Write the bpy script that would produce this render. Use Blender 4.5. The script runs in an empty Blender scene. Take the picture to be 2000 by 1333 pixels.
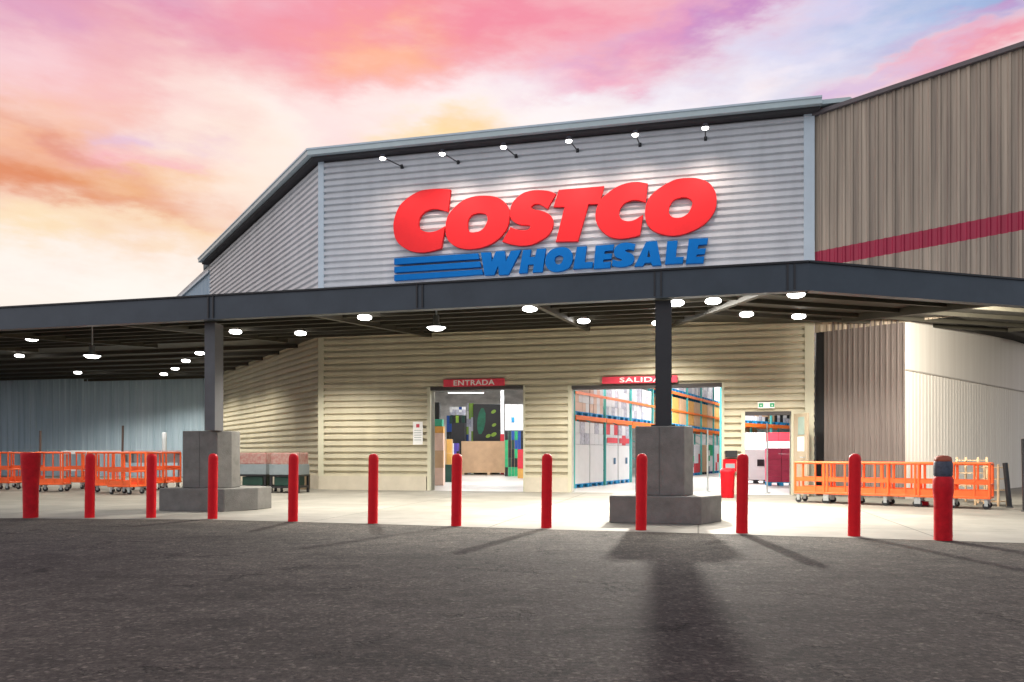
import bpy, bmesh, math, random
from mathutils import Vector, Matrix
random.seed(7)
S = bpy.context.scene
COL = S.collection
F = 1500.0            # focal length in pixels of the 2000 px wide photograph
EYE = 1.1
HZ = 885.0

# ------------------------------------------------------------------ camera
cd = bpy.data.cameras.new('camera'); cam = bpy.data.objects.new('camera', cd); COL.objects.link(cam)
cam.location = (0, 0, EYE); cam.rotation_euler = (math.radians(90), 0, 0)
cd.sensor_width = 36; cd.lens = 36*F/2000; cd.shift_y = (HZ-666.5)/2000
cd.clip_start = .05; cd.clip_end = 2000
S.camera = cam
S.render.engine = 'CYCLES'
S.cycles.use_denoising = True
S.cycles.max_bounces = 6
S.cycles.sample_clamp_indirect = 6
S.view_settings.view_transform = 'Standard'; S.view_settings.look = 'None'
S.view_settings.exposure = 0; S.view_settings.gamma = 1

def srgb(*c):
    return tuple(((x/255+.055)/1.055)**2.4 if x/255 > .04045 else x/255/12.92 for x in c)

# ------------------------------------------------------------------ sky
SUN_AZ, SUN_EL = math.radians(-4.2), math.radians(22)
W = bpy.data.worlds.new('World'); S.world = W; W.use_nodes = True
nt = W.node_tree; N = nt.nodes; L = nt.links
N.clear()
def nd(t, **k):
    n = N.new(t)
    for a, b in k.items(): setattr(n, a, b)
    return n
def mth(op, a, b=None, c=None):
    n = nd('ShaderNodeMath', operation=op)
    for i, x in enumerate((a, b, c)):
        if x is None: continue
        if isinstance(x, (int, float)): n.inputs[i].default_value = x
        else: L.new(x, n.inputs[i])
    return n.outputs[0]
tc = nd('ShaderNodeTexCoord'); sep = nd('ShaderNodeSeparateXYZ'); L.new(tc.outputs['Generated'], sep.inputs[0])
az = mth('ARCTAN2', sep.outputs[0], sep.outputs[1]); el = mth('ARCSINE', sep.outputs[2])
cmb = nd('ShaderNodeCombineXYZ'); L.new(az, cmb.inputs[0]); L.new(el, cmb.inputs[1])
def noise_off(scale, amp, rz=0, sx=1, sy=1, det=6):
    mp = nd('ShaderNodeMapping'); mp.inputs['Rotation'].default_value = (0, 0, rz); mp.inputs['Scale'].default_value = (sx, sy, 1)
    L.new(cmb.outputs[0], mp.inputs[0])
    n = nd('ShaderNodeTexNoise'); n.inputs['Scale'].default_value = scale; n.inputs['Detail'].default_value = det
    n.inputs['Roughness'].default_value = .58
    L.new(mp.outputs[0], n.inputs['Vector'])
    return n
nA = noise_off(3.0, 1, 0.35, 1.0, 2.4)
s1 = nd('ShaderNodeVectorMath', operation='SUBTRACT'); L.new(nA.outputs['Color'], s1.inputs[0]); s1.inputs[1].default_value = (.5, .5, .5)
s2 = nd('ShaderNodeVectorMath', operation='MULTIPLY'); L.new(s1.outputs[0], s2.inputs[0]); s2.inputs[1].default_value = (.16, .09, 0)
s3 = nd('ShaderNodeVectorMath', operation='ADD'); L.new(s2.outputs[0], s3.inputs[0]); L.new(cmb.outputs[0], s3.inputs[1])
nD = noise_off(9.0, 1, 0.30, 1.0, 2.8, 8)
s4 = nd('ShaderNodeVectorMath', operation='SUBTRACT'); L.new(nD.outputs['Color'], s4.inputs[0]); s4.inputs[1].default_value = (.5, .5, .5)
s5 = nd('ShaderNodeVectorMath', operation='MULTIPLY'); L.new(s4.outputs[0], s5.inputs[0]); s5.inputs[1].default_value = (.20, .09, 0)
s6 = nd('ShaderNodeVectorMath', operation='ADD'); L.new(s5.outputs[0], s6.inputs[0]); L.new(s3.outputs[0], s6.inputs[1])
WARP = s6.outputs[0]
def blob(cur, px, py, rx, ry, rot, col, k):
    a0 = math.atan((px-1000)/F); e0 = math.atan((HZ-py)/F*math.cos(a0))
    mp = nd('ShaderNodeMapping', vector_type='TEXTURE')
    mp.inputs['Location'].default_value = (a0, e0, 0); mp.inputs['Rotation'].default_value = (0, 0, math.radians(rot))
    mp.inputs['Scale'].default_value = (rx/F, ry/F, 1)
    L.new(WARP, mp.inputs[0])
    d = nd('ShaderNodeVectorMath', operation='DOT_PRODUCT'); L.new(mp.outputs[0], d.inputs[0]); L.new(mp.outputs[0], d.inputs[1])
    f = mth('MULTIPLY', mth('EXPONENT', mth('MULTIPLY', d.outputs['Value'], -1.0)), k)
    m = nd('ShaderNodeMix', data_type='RGBA'); L.new(f, m.inputs[0]); L.new(cur, m.inputs[6]); m.inputs[7].default_value = (*srgb(*col), 1)
    return m.outputs[2]
# vertical base gradient: cream at the horizon, pink, lilac, blue overhead
ramp = nd('ShaderNodeValToRGB'); L.new(mth('MULTIPLY', el, 2/math.pi), ramp.inputs[0])
R = ramp.color_ramp
R.elements[0].position = 0; R.elements[0].color = (*srgb(255, 246, 232), 1)
R.elements[1].position = 1; R.elements[1].color = (*srgb(120, 140, 190), 1)
for p, c in ((.16, (255, 243, 232)), (.25, (250, 222, 220)), (.36, (240, 190, 205)), (.55, (170, 165, 205))):
    e_ = R.elements.new(p); e_.color = (*srgb(*c), 1)
cur = ramp.outputs[0]
for b in [
    (0, 0, 700, 200, 0, (238, 196, 212), .9), (250, 330, 620, 160, 6, (252, 208, 186), .95), (60, 120, 300, 60, 12, (252, 226, 232), .8), (380, 70, 340, 70, -16, (200, 140, 190), .95), (180, 10, 260, 45, 0, (214, 158, 200), .9),
    (640, 150, 420, 120, 10, (249, 150, 155), .95), (900, 40, 520, 80, 3, (244, 138, 162), .95), (760, 95, 130, 50, 5, (254, 184, 150), .9), (1150, 130, 300, 55, 12, (246, 170, 188), .85),
    (300, 130, 160, 60, -20, (246, 190, 190), .6), (90, 290, 240, 60, 8, (246, 176, 132), .9), (110, 378, 280, 36, -3, (226, 138, 96), 1.0), (330, 370, 140, 26, 8, (249, 200, 140), .7), (180, 310, 120, 20, -20, (224, 140, 120), .7),
    (325, 285, 70, 26, 8, (224, 180, 218), .9), (320, 340, 80, 18, 6, (248, 172, 192), .7), (120, 452, 300, 26, 4, (253, 218, 160), .9), (300, 470, 160, 18, -6, (250, 216, 186), .7),
    (520, 250, 110, 90, -50, (255, 243, 236), .9), (700, 210, 130, 24, 16, (254, 206, 196), .8), (380, 200, 90, 60, -40, (254, 218, 214), .7), (980, 215, 330, 55, 3, (255, 247, 246), .95),
    (1560, 110, 420, 80, 8, (206, 208, 242), 1.0), (1300, 60, 300, 26, 18, (224, 160, 200), .85), (1230, 100, 130, 16, 18, (250, 166, 186), .8), (1760, 60, 300, 34, 10, (160, 176, 228), .9), (1850, 42, 200, 32, 8, (112, 166, 218), .9), (1500, 10, 240, 20, 8, (196, 130, 196), .9),
    (1930, 98, 170, 22, 8, (245, 136, 154), .9), (1800, 118, 120, 12, 12, (240, 150, 176), .8), (1950, 12, 160, 14, 10, (190, 130, 196), .8), (1700, 170, 160, 14, 8, (206, 176, 222), .8), (1350, 180, 300, 26, 5, (238, 228, 248), .9), (1080, 235, 520, 60, 5, (255, 249, 250), .9), (120, 540, 520, 62, 0, (255, 250, 242), .95), (500, 340, 160, 90, -40, (255, 238, 222), .8), (880, 262, 130, 34, 4, (255, 216, 150), .85)]:
    cur = blob(cur, *b)
# streaky wisps
nB = noise_off(6, 1, .28, 1.0, 3.6, 9)
w1 = nd('ShaderNodeMapRange'); L.new(nB.outputs['Fac'], w1.inputs[0]); w1.inputs[1].default_value = .46; w1.inputs[2].default_value = .72
mixw = nd('ShaderNodeMix', data_type='RGBA'); L.new(mth('MULTIPLY', w1.outputs[0], .30), mixw.inputs[0]); L.new(cur, mixw.inputs[6]); mixw.inputs[7].default_value = (*srgb(255, 236, 228), 1)
nC = noise_off(9, 1, .2, 1.0, 3.2, 9)
w2 = nd('ShaderNodeMapRange'); L.new(nC.outputs['Fac'], w2.inputs[0]); w2.inputs[1].default_value = .5; w2.inputs[2].default_value = .75
mix2 = nd('ShaderNodeMix', data_type='RGBA', blend_type='MULTIPLY'); L.new(mth('MULTIPLY', w2.outputs[0], .22), mix2.inputs[0]); L.new(mixw.outputs[2], mix2.inputs[6]); mix2.inputs[7].default_value = (.9, .66, .62, 1)
# sky behind the camera: dusk blue, brightened at left to light the side wall
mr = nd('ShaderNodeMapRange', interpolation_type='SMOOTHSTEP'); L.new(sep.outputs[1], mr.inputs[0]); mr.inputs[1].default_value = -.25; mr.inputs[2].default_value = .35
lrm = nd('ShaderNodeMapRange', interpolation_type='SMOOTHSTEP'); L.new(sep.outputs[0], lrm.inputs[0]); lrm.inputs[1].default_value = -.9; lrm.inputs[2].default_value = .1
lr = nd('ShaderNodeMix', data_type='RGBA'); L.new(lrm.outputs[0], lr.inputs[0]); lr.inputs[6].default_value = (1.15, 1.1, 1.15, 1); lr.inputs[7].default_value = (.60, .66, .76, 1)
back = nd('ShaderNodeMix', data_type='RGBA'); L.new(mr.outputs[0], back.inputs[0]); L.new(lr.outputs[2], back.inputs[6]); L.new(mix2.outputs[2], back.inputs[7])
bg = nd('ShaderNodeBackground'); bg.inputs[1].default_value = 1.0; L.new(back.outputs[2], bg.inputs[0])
sky = nd('ShaderNodeTexSky', sky_type='NISHITA'); sky.sun_disc = False; sky.sun_elevation = SUN_EL; sky.sun_rotation = SUN_AZ
bg2 = nd('ShaderNodeBackground'); bg2.inputs[1].default_value = .0015; L.new(sky.outputs[0], bg2.inputs[0])
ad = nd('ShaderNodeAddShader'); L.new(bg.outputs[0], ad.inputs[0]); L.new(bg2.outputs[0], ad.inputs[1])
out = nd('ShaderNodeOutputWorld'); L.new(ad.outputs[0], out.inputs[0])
W.cycles.sampling_method = 'MANUAL'; W.cycles.sample_map_resolution = 512

sl = bpy.data.lights.new('sun', 'SUN'); so = bpy.data.objects.new('sun', sl); COL.objects.link(so)
sl.energy = 2.0; sl.angle = math.radians(.5); sl.color = (1, .82, .62)
sd = Vector((math.sin(SUN_AZ)*math.cos(SUN_EL), math.cos(SUN_AZ)*math.cos(SUN_EL), math.sin(SUN_EL)))
so.rotation_euler = sd.to_track_quat('Z', 'Y').to_euler(); so.location = sd*60

# lamp strengths (watts), tuned together with the exposure
P_CANOPY, P_SIGN, P_IN = 300, 12, 560

# ------------------------------------------------------------------ materials
MATS = {}
def mat(name, col, rough=.6, metal=0, var=.12, vs=3, bump=0, bs=40, spec=.5, stretch=(1, 1, 1), col2=None):
    if name in MATS: return MATS[name]
    m = bpy.data.materials.new(name); m.use_nodes = True; t = m.node_tree; n = t.nodes; l = t.links
    b = n['Principled BSDF']; b.inputs['Roughness'].default_value = rough; b.inputs['Metallic'].default_value = metal
    b.inputs['Specular IOR Level'].default_value = spec
    tcn = n.new('ShaderNodeTexCoord'); mp = n.new('ShaderNodeMapping'); mp.inputs['Scale'].default_value = stretch
    l.new(tcn.outputs['Object'], mp.inputs[0])
    no = n.new('ShaderNodeTexNoise'); no.inputs['Scale'].default_value = vs; no.inputs['Detail'].default_value = 6; no.inputs['Roughness'].default_value = .65
    l.new(mp.outputs[0], no.inputs['Vector'])
    mr = n.new('ShaderNodeMapRange'); mr.inputs[1].default_value = .3; mr.inputs[2].default_value = .7; l.new(no.outputs['Fac'], mr.inputs[0])
    mx = n.new('ShaderNodeMix'); mx.data_type = 'RGBA'; l.new(mr.outputs[0], mx.inputs[0])
    c2 = col2 or tuple(min(1, c*(1+var)) for c in col); c1 = col if col2 else tuple(c*(1-var) for c in col)
    mx.inputs[6].default_value = (*c1, 1); mx.inputs[7].default_value = (*c2, 1)
    l.new(mx.outputs[2], b.inputs['Base Color'])
    if bump:
        nb = n.new('ShaderNodeTexNoise'); nb.inputs['Scale'].default_value = bs; nb.inputs['Detail'].default_value = 4; l.new(tcn.outputs['Object'], nb.inputs['Vector'])
        bp = n.new('ShaderNodeBump'); bp.inputs['Strength'].default_value = bump; bp.inputs['Distance'].default_value = .01
        l.new(nb.outputs['Fac'], bp.inputs['Height']); l.new(bp.outputs[0], b.inputs['Normal'])
    MATS[name] = m; return m
def emis(name, col, k):
    m = bpy.data.materials.new(name); m.use_nodes = True; b = m.node_tree.nodes['Principled BSDF']
    b.inputs['Base Color'].default_value = (.8, .8, .8, 1); b.inputs['Emission Color'].default_value = (*col, 1); b.inputs['Emission Strength'].default_value = k
    return m

def asphalt():
    m = bpy.data.materials.new('asphalt'); m.use_nodes = True; t = m.node_tree; n = t.nodes; l = t.links
    b = n['Principled BSDF']; b.inputs['Roughness'].default_value = .85; b.inputs['Specular IOR Level'].default_value = .35
    tcn = n.new('ShaderNodeTexCoord'); P = tcn.outputs['Object']
    def noi(sc, det=4, ro=.6, st=None, src=P):
        x = n.new('ShaderNodeTexNoise'); x.inputs['Scale'].default_value = sc; x.inputs['Detail'].default_value = det; x.inputs['Roughness'].default_value = ro
        if st:
            q = n.new('ShaderNodeMapping'); q.inputs['Scale'].default_value = st; l.new(src, q.inputs[0]); l.new(q.outputs[0], x.inputs['Vector'])
        else: l.new(src, x.inputs['Vector'])
        return x
    def rng(src, a, b_, c, d):
        r = n.new('ShaderNodeMapRange'); l.new(src, r.inputs[0])
        for i, v in enumerate((a, b_, c, d)): r.inputs[i+1].default_value = v
        return r.outputs[0]
    def mm(op, a, b_):
        x = n.new('ShaderNodeMath'); x.operation = op
        for i, v in enumerate((a, b_)):
            if isinstance(v, (int, float)): x.inputs[i].default_value = v
            else: l.new(v, x.inputs[i])
        return x.outputs[0]
    big = rng(noi(.45, 5, .6, (1, 1.6, 1)).outputs['Fac'], .3, .7, .72, 1.28)
    mid = rng(noi(3.2, 6, .7).outputs['Fac'], .3, .7, .78, 1.22)
    fine = rng(noi(26, 6, .85).outputs['Fac'], .32, .68, .2, 1.9)
    vor = n.new('ShaderNodeTexVoronoi'); vor.inputs['Scale'].default_value = 42; l.new(P, vor.inputs['Vector'])
    sepc = n.new('ShaderNodeSeparateColor'); l.new(vor.outputs['Color'], sepc.inputs[0])
    stone = rng(sepc.outputs[0], .8, 1, 1.0, 2.1)
    # cracks
    wn = noi(1.6, 5, .7); wv = n.new('ShaderNodeVectorMath'); wv.operation = 'MULTIPLY_ADD'
    l.new(wn.outputs['Color'], wv.inputs[0]); wv.inputs[1].default_value = (1.3, 1.3, 0); l.new(P, wv.inputs[2])
    cv = n.new('ShaderNodeTexVoronoi'); cv.feature = 'DISTANCE_TO_EDGE'; cv.inputs['Scale'].default_value = .85; l.new(wv.outputs[0], cv.inputs['Vector'])
    crack0 = rng(cv.outputs['Distance'], .0, .02, 1, 0)
    cmask = rng(noi(.9, 3).outputs['Fac'], .5, .62, 0, 1)
    crack = mm('MULTIPLY', crack0, cmask)
    val = mm('MULTIPLY', mm('MULTIPLY', mm('MULTIPLY', big, mid), fine), stone)
    val = mm('MULTIPLY', val, mm('SUBTRACT', 1.0, mm('MULTIPLY', crack, .75)))
    val = mm('MULTIPLY', val, rng(noi(.75, 7, .6, (1, 2.2, 1)).outputs['Fac'], .54, .66, 1.0, .68))
    cc = n.new('ShaderNodeMix'); cc.data_type = 'RGBA'; l.new(rng(noi(7, 4).outputs['Fac'], .35, .65, 0, 1), cc.inputs[0])
    cc.inputs[6].default_value = (.058, .050, .041, 1); cc.inputs[7].default_value = (.092, .078, .063, 1)
    vs = n.new('ShaderNodeVectorMath'); vs.operation = 'SCALE'; l.new(cc.outputs[2], vs.inputs[0]); l.new(val, vs.inputs[3])
    l.new(vs.outputs[0], b.inputs['Base Color'])
    h = mm('ADD', mm('MULTIPLY', noi(26, 6, .8).outputs['Fac'], .035), mm('MULTIPLY', noi(4, 6, .65).outputs['Fac'], .055))
    h = mm('SUBTRACT', h, mm('MULTIPLY', crack, .03))
    bp = n.new('ShaderNodeBump'); bp.inputs['Strength'].default_value = .9; bp.inputs['Distance'].default_value = 1; l.new(h, bp.inputs['Height']); l.new(bp.outputs[0], b.inputs['Normal'])
    return m

def slab_mat(name, col, joint):
    m = mat(name, col, .75, var=.1, vs=.9, bump=.15, bs=30); t = m.node_tree; n = t.nodes; l = t.links
    b = n['Principled BSDF']; src = b.inputs['Base Color'].links[0].from_socket
    tcn = n.new('ShaderNodeTexCoord'); mp = n.new('ShaderNodeMapping'); mp.inputs['Rotation'].default_value = (0, 0, .238)
    l.new(tcn.outputs['Object'], mp.inputs[0])
    bk = n.new('ShaderNodeTexBrick'); bk.offset = 0; bk.inputs['Scale'].default_value = 1; bk.inputs['Brick Width'].default_value = joint; bk.inputs['Row Height'].default_value = joint
    bk.inputs['Mortar Size'].default_value = .012; bk.inputs['Color1'].default_value = (1, 1, 1, 1); bk.inputs['Color2'].default_value = (.9, .9, .9, 1); bk.inputs['Mortar'].default_value = (.36, .35, .33, 1)
    l.new(mp.outputs[0], bk.inputs['Vector'])
    st = n.new('ShaderNodeTexNoise'); st.inputs['Scale'].default_value = .7; st.inputs['Detail'].default_value = 8; st.inputs['Roughness'].default_value = .7; l.new(tcn.outputs['Object'], st.inputs['Vector'])
    mr = n.new('ShaderNodeMapRange'); mr.inputs[1].default_value = .35; mr.inputs[2].default_value = .7; mr.inputs[3].default_value = 1.08; mr.inputs[4].default_value = .68; l.new(st.outputs['Fac'], mr.inputs[0])
    m1 = n.new('ShaderNodeMix'); m1.data_type = 'RGBA'; m1.blend_type = 'MULTIPLY'; m1.inputs[0].default_value = 1; l.new(src, m1.inputs[6]); l.new(bk.outputs['Color'], m1.inputs[7])
    v = n.new('ShaderNodeVectorMath'); v.operation = 'SCALE'; l.new(m1.outputs[2], v.inputs[0]); l.new(mr.outputs[0], v.inputs[3])
    l.new(v.outputs[0], b.inputs['Base Color']); return m

GREY = mat('grey_cladding', (.65, .655, .655), .5, .05, var=.09, vs=1.0, stretch=(2, 2, .35))
CREAM = mat('cream_cladding', (.51, .465, .345), .5, .05, var=.11, vs=1.0, stretch=(2, 2, .35))
TRIMG = mat('grey_trim', (.60, .68, .72), .45, .1, var=.05)
TRIMC = mat('cream_trim', (.50, .48, .36), .5, 0, var=.05)
GUTTER = mat('gutter_metal', (.52, .60, .59), .4, .2, var=.06)
DARK = mat('dark_soffit', (.05, .045, .045), .7)
BROWN = mat('brown_cladding', (.19, .15, .115), .55, .05, vs=1.0, stretch=(5, 5, .12), col2=(.56, .46, .345))
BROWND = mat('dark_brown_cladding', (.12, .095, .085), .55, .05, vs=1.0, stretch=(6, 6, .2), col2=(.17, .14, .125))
REDST = mat('red_stripe_paint', (.34, .012, .045), .5, 0, vs=1, stretch=(6, 6, .3), col2=(.44, .02, .065))
WHITEW = mat('white_wall_panel', (.66, .60, .52), .6, 0, vs=1, stretch=(5, 5, .2), col2=(.74, .69, .61))
BLUEW = mat('blue_grey_cladding', (.29, .40, .48), .5, .1, vs=1, stretch=(4, 4, .15), col2=(.46, .57, .65))
CONC = mat('concrete', (.13, .125, .112), .85, var=.2, vs=4, bump=.6, bs=60, col2=(.21, .20, .185))
PLINTH = mat('plinth_render', (.50, .45, .36), .8, var=.08, bump=.2)
FASC = mat('fascia_steel', (.052, .066, .082), .45, .2, var=.15, vs=1.5)
COLM = mat('column_steel', (.024, .023, .025), .4, .1, var=.1)
SOFF = mat('soffit_sheet', (.022, .02, .014), .6, .1, vs=1.5, col2=(.038, .034, .022))
BEAM = mat('purlin_steel', (.045, .04, .028), .55, .2)
RED = mat('bollard_red', (.66, .006, .014), .45, 0, var=.1, vs=8, spec=.2)
REDW = mat('worn_red', (.52, .006, .014), .5, 0, var=.25, vs=9, spec=.2)
SIGNR = mat('sign_red', (.84, .03, .035), .55, 0, var=.04, spec=.15)
SIGNB = mat('sign_blue', (.0, .15, .48), .55, 0, var=.06, spec=.15)
ORANGE = mat('orange_paint', (.86, .13, .025), .45, 0, var=.12, vs=6)
RACKO = mat('rack_orange', (.85, .17, .015), .45, 0, var=.08)
TEAL = mat('rack_teal', (.09, .45, .42), .5)
BLUEP = mat('pallet_blue', (.01, .30, .62), .6, var=.3, vs=6)
NAVY = mat('navy_plastic', (.012, .06, .28), .55)
BLACK = mat('black_plastic', (.012, .012, .014), .5, var=.3)
DGREEN = mat('dark_green', (.012, .05, .035), .55, var=.3)
GREEN = mat('green_plastic', (.02, .33, .13), .5, var=.15)
LEAF = mat('green_print', (.0, .13, .065), .5, var=.3, vs=5)
LIME = mat('lime_print', (.25, .42, .04), .5)
WHITE = mat('white_paint', (.78, .78, .78), .45, var=.04)
CARD = mat('cardboard', (.56, .36, .21), .8, var=.1, vs=3)
CARDO = mat('amber_cardboard', (.62, .33, .08), .8, var=.15)
PEACH = mat('peach_cartons', (.74, .52, .42), .7, var=.1)
PINK = mat('pink_crate', (.60, .05, .12), .5, var=.12)
RUBBER = mat('rubber', (.02, .02, .022), .8)
STEEL = mat('galvanised', (.45, .48, .48), .4, .6)
GREYP = mat('grey_plastic', (.22, .26, .28), .5)
INWALL = mat('inner_wall', (.50, .49, .47), .8, var=.3, vs=1.2, stretch=(1, 1, 2))
INCEIL = mat('inner_ceiling', (.62, .62, .62), .8, var=.15, vs=.8)
TAN = mat('tan_wood', (.60, .42, .25), .75, var=.15, vs=6)
PAPER = mat('paper', (.8, .8, .8), .7, var=.02)
LENS = emis('lamp_lens', (1, .97, .93), 14)
LENSW = emis('sign_lamp_lens', (1, .95, .88), 16)
TUBE = emis('strip_lens', (1, 1, 1), 6)
GLASSG = mat('pale_green_glass', (.32, .42, .37), .2, 0, var=.1)

# ------------------------------------------------------------------ mesh helpers
class MB:
    def __init__(s): s.v = []; s.f = []; s.m = []; s.k = 0; s.sm = []
    def face(s, pts, mi=0, smooth=False):
        i = len(s.v); s.v += [tuple(p) for p in pts]; s.f.append(tuple(range(i, i+len(pts)))); s.m.append(mi); s.sm.append(smooth)
    def raw(s, vs, fs, mi=0, smooth=False):
        i = len(s.v); s.v += [tuple(p) for p in vs]
        for f in fs: s.f.append(tuple(i+j for j in f)); s.m.append(mi); s.sm.append(smooth)
        return s
    def prism(s, poly, z0, z1, mi=0):
        """closed prism on a plan polygon (counter-clockwise from above); z0/z1 numbers or functions of (x, y)"""
        n = len(poly); a = sum(poly[i][0]*poly[(i+1) % n][1]-poly[(i+1) % n][0]*poly[i][1] for i in range(n))
        if a < 0: poly = poly[::-1]
        g0 = z0 if callable(z0) else (lambda x, y: z0); g1 = z1 if callable(z1) else (lambda x, y: z1)
        vs = [(x, y, g0(x, y)) for x, y in poly]+[(x, y, g1(x, y)) for x, y in poly]
        fs = [tuple(range(n))[::-1], tuple(range(n, 2*n))]+[(i, (i+1) % n, n+(i+1) % n, n+i) for i in range(n)]
        return s.raw(vs, fs, mi)
    def box(s, x0, x1, y0, y1, z0, z1, mi=0, b=0):
        if b:
            bm = bmesh.new(); bmesh.ops.create_cube(bm, size=1)
            for v in bm.verts: v.co = ((x0+x1)/2+v.co.x*(x1-x0), (y0+y1)/2+v.co.y*(y1-y0), (z0+z1)/2+v.co.z*(z1-z0))
            bmesh.ops.bevel(bm, geom=bm.edges[:], offset=b, segments=2, profile=.5, affect='EDGES')
            bm.verts.index_update(); s.raw([v.co[:] for v in bm.verts], [[v.index for v in f.verts] for f in bm.faces], mi); bm.free(); return s
        return s.prism([(x0, y0), (x1, y0), (x1, y1), (x0, y1)], z0, z1, mi)
    def tube(s, a, b, r, n=8, mi=0, r2=None):
        a = Vector(a); b = Vector(b); d = (b-a).normalized(); u = d.orthogonal().normalized(); w = d.cross(u)
        r2 = r if r2 is None else r2
        vs = []
        for c, rr in ((a, r), (b, r2)):
            for i in range(n):
                t = 2*math.pi*i/n; vs.append(c+u*math.cos(t)*rr+w*math.sin(t)*rr)
        i0 = len(s.v); s.raw(vs, [(i, (i+1) % n, n+(i+1) % n, n+i) for i in range(n)], mi, True)
        s.raw([v for v in vs[:n]][::-1], [tuple(range(n))], mi); s.raw(vs[n:], [tuple(range(n))], mi); return s
    def lathe(s, prof, c=(0, 0, 0), n=24, mi=0):
        vs = []; fs = []
        for r, z in prof:
            for i in range(n):
                t = 2*math.pi*i/n; vs.append((c[0]+r*math.cos(t), c[1]+r*math.sin(t), c[2]+z))
        for k in range(len(prof)-1):
            for i in range(n): fs.append((k*n+i, k*n+(i+1) % n, (k+1)*n+(i+1) % n, (k+1)*n+i))
        return s.raw(vs, fs, mi, True)
def inv(parent):
    if parent is None: return Matrix.Identity(4)
    return (Matrix.Translation(parent.location) @ parent.rotation_euler.to_matrix().to_4x4()).inverted()
def obj(name, mb, mats, parent=None, world=False, label=None):
    me = bpy.data.meshes.new(name)
    vs = mb.v
    if world and parent is not None:
        M = inv(parent); vs = [tuple(M @ Vector(v)) for v in vs]
    me.from_pydata(vs, [], mb.f); 
    for m in (mats if isinstance(mats, (list, tuple)) else [mats]): me.materials.append(m)
    for p, mi, sm in zip(me.polygons, mb.m, mb.sm): p.material_index = mi; p.use_smooth = sm
    me.update()
    o = bpy.data.objects.new(name, me); COL.objects.link(o)
    if parent: o.parent = parent
    if label: o['label'] = label
    return o
def thing(name, label, cat, loc=(0, 0, 0), rz=0, group=None):
    o = bpy.data.objects.new(name, None); COL.objects.link(o); o.empty_display_size = .2
    o.location = loc; o.rotation_euler = (0, 0, rz); return tag(o, label, cat, group)
def tag(o, label, cat, group=None):
    o['label'] = label; o['category'] = cat
    if group: o['group'] = group
    return o
def struct(name, mb, m):
    o = obj(name, mb, m); o['kind'] = 'structure'; return o
def dup(root, loc, rz=None, label=None, group=None):
    r = root.copy(); COL.objects.link(r); r.location = loc
    if rz is not None: r.rotation_euler = (0, 0, rz)
    if label: r['label'] = label
    if group: r['group'] = group
    for ch in list(root.children):
        c = ch.copy(); COL.objects.link(c); c.parent = r
        for g in ch.children:
            d = g.copy(); COL.objects.link(d); d.parent = c
    return r
ORD = ['first', 'second', 'third', 'fourth', 'fifth', 'sixth', 'seventh', 'eighth', 'ninth', 'tenth', 'eleventh', 'twelfth', 'thirteenth', 'fourteenth', 'fifteenth', 'sixteenth', 'seventeenth', 'eighteenth', 'nineteenth', 'twentieth']

def P(px, py, Y): return Vector(((px-1000)/F*Y, Y, EYE+(HZ-py)/F*Y))
def G(px, py):                                # ground point seen at a pixel
    Y = EYE*F/(py-HZ); return Vector(((px-1000)/F*Y, Y, 0))
def onwall(px, py, A, B, off=0):              # point of the vertical plane A-B (moved outwards by off) seen at a pixel
    A = Vector(A[:2]); B = Vector(B[:2]); d = (B-A).normalized(); n = Vector((d.y, -d.x)); A2 = A+n*off
    r = (px-1000)/F; Y = (A2.x*n.x+A2.y*n.y)/(r*n.x+n.y)
    return (Vector((r*Y, Y))-A2).dot(d), EYE+(HZ-py)/F*Y, Vector((r*Y, Y, EYE+(HZ-py)/F*Y))

# ------------------------------------------------------------------ key plan points
FL = Vector((-5.740, 23.144)); FR = Vector((7.81, 19.855))
fd = (FR-FL).normalized(); fn = Vector((fd.y, -fd.x)); FA = math.atan2(fd.y, fd.x)
SL = Vector((-13.91, 35.51)); sdir = (SL-FL).normalized()
BR = Vector((12.6, 14.72))                      # front end of the high brown wall
B1 = Vector((9.33, 18.23)); WE = B1+Vector((1.0987, 1))*13
CC = Vector((4.44, 11.48)); nL = Vector((.2425, .970)); dL = Vector((-.970, .2425)); dR = Vector((.958, .287)); nR = Vector((-.287, .958))
U = lambda px, off=0: onwall(px, HZ, FL, FR, off)[0]
Z = lambda px, py, off=0: onwall(px, py, FL, FR, off)[1]
def fp(u, out=0): p = FL+fd*u+fn*out; return (p.x, p.y)
def fz(u, out, z): p = FL+fd*u+fn*out; return Vector((p.x, p.y, z))
FW = (FR-FL).length

# ------------------------------------------------------------------ ground
def edgeY(X):                                    # kerb-less edge of the concrete apron
    pts = [G(0, 1013), G(415, 1016), G(728, 1024), G(1067, 1035), G(1449, 1045), G(1842, 1057), G(2000, 1062)]
    return pts
e = edgeY(0)
mb = MB(); mb.face([(-400, -300, 0), (400, -300, 0), (400, 500, 0), (-400, 500, 0)]); struct('asphalt_lot', mb, asphalt())
front = [(-60, 14.4)]+[(p.x, p.y) for p in e]+[(22, 6.2)]
poly = front+[(22, 34), (WE.x, WE.y), (B1.x, B1.y), (FR.x, FR.y), (FL.x, FL.y), (SL.x, SL.y), (-60, 40)]
mb = MB()
bm = bmesh.new(); bm.faces.new([bm.verts.new((x, y, .004)) for x, y in poly]); bmesh.ops.triangulate(bm, faces=bm.faces[:])
bmesh.ops.recalc_face_normals(bm, faces=bm.faces[:])
bm.verts.index_update(); mb.raw([v.co[:] for v in bm.verts], [[v.index for v in f.verts] for f in bm.faces]); bm.free()
struct('pavement', mb, slab_mat('apron_concrete', (.26, .243, .205), 3.0))
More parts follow.
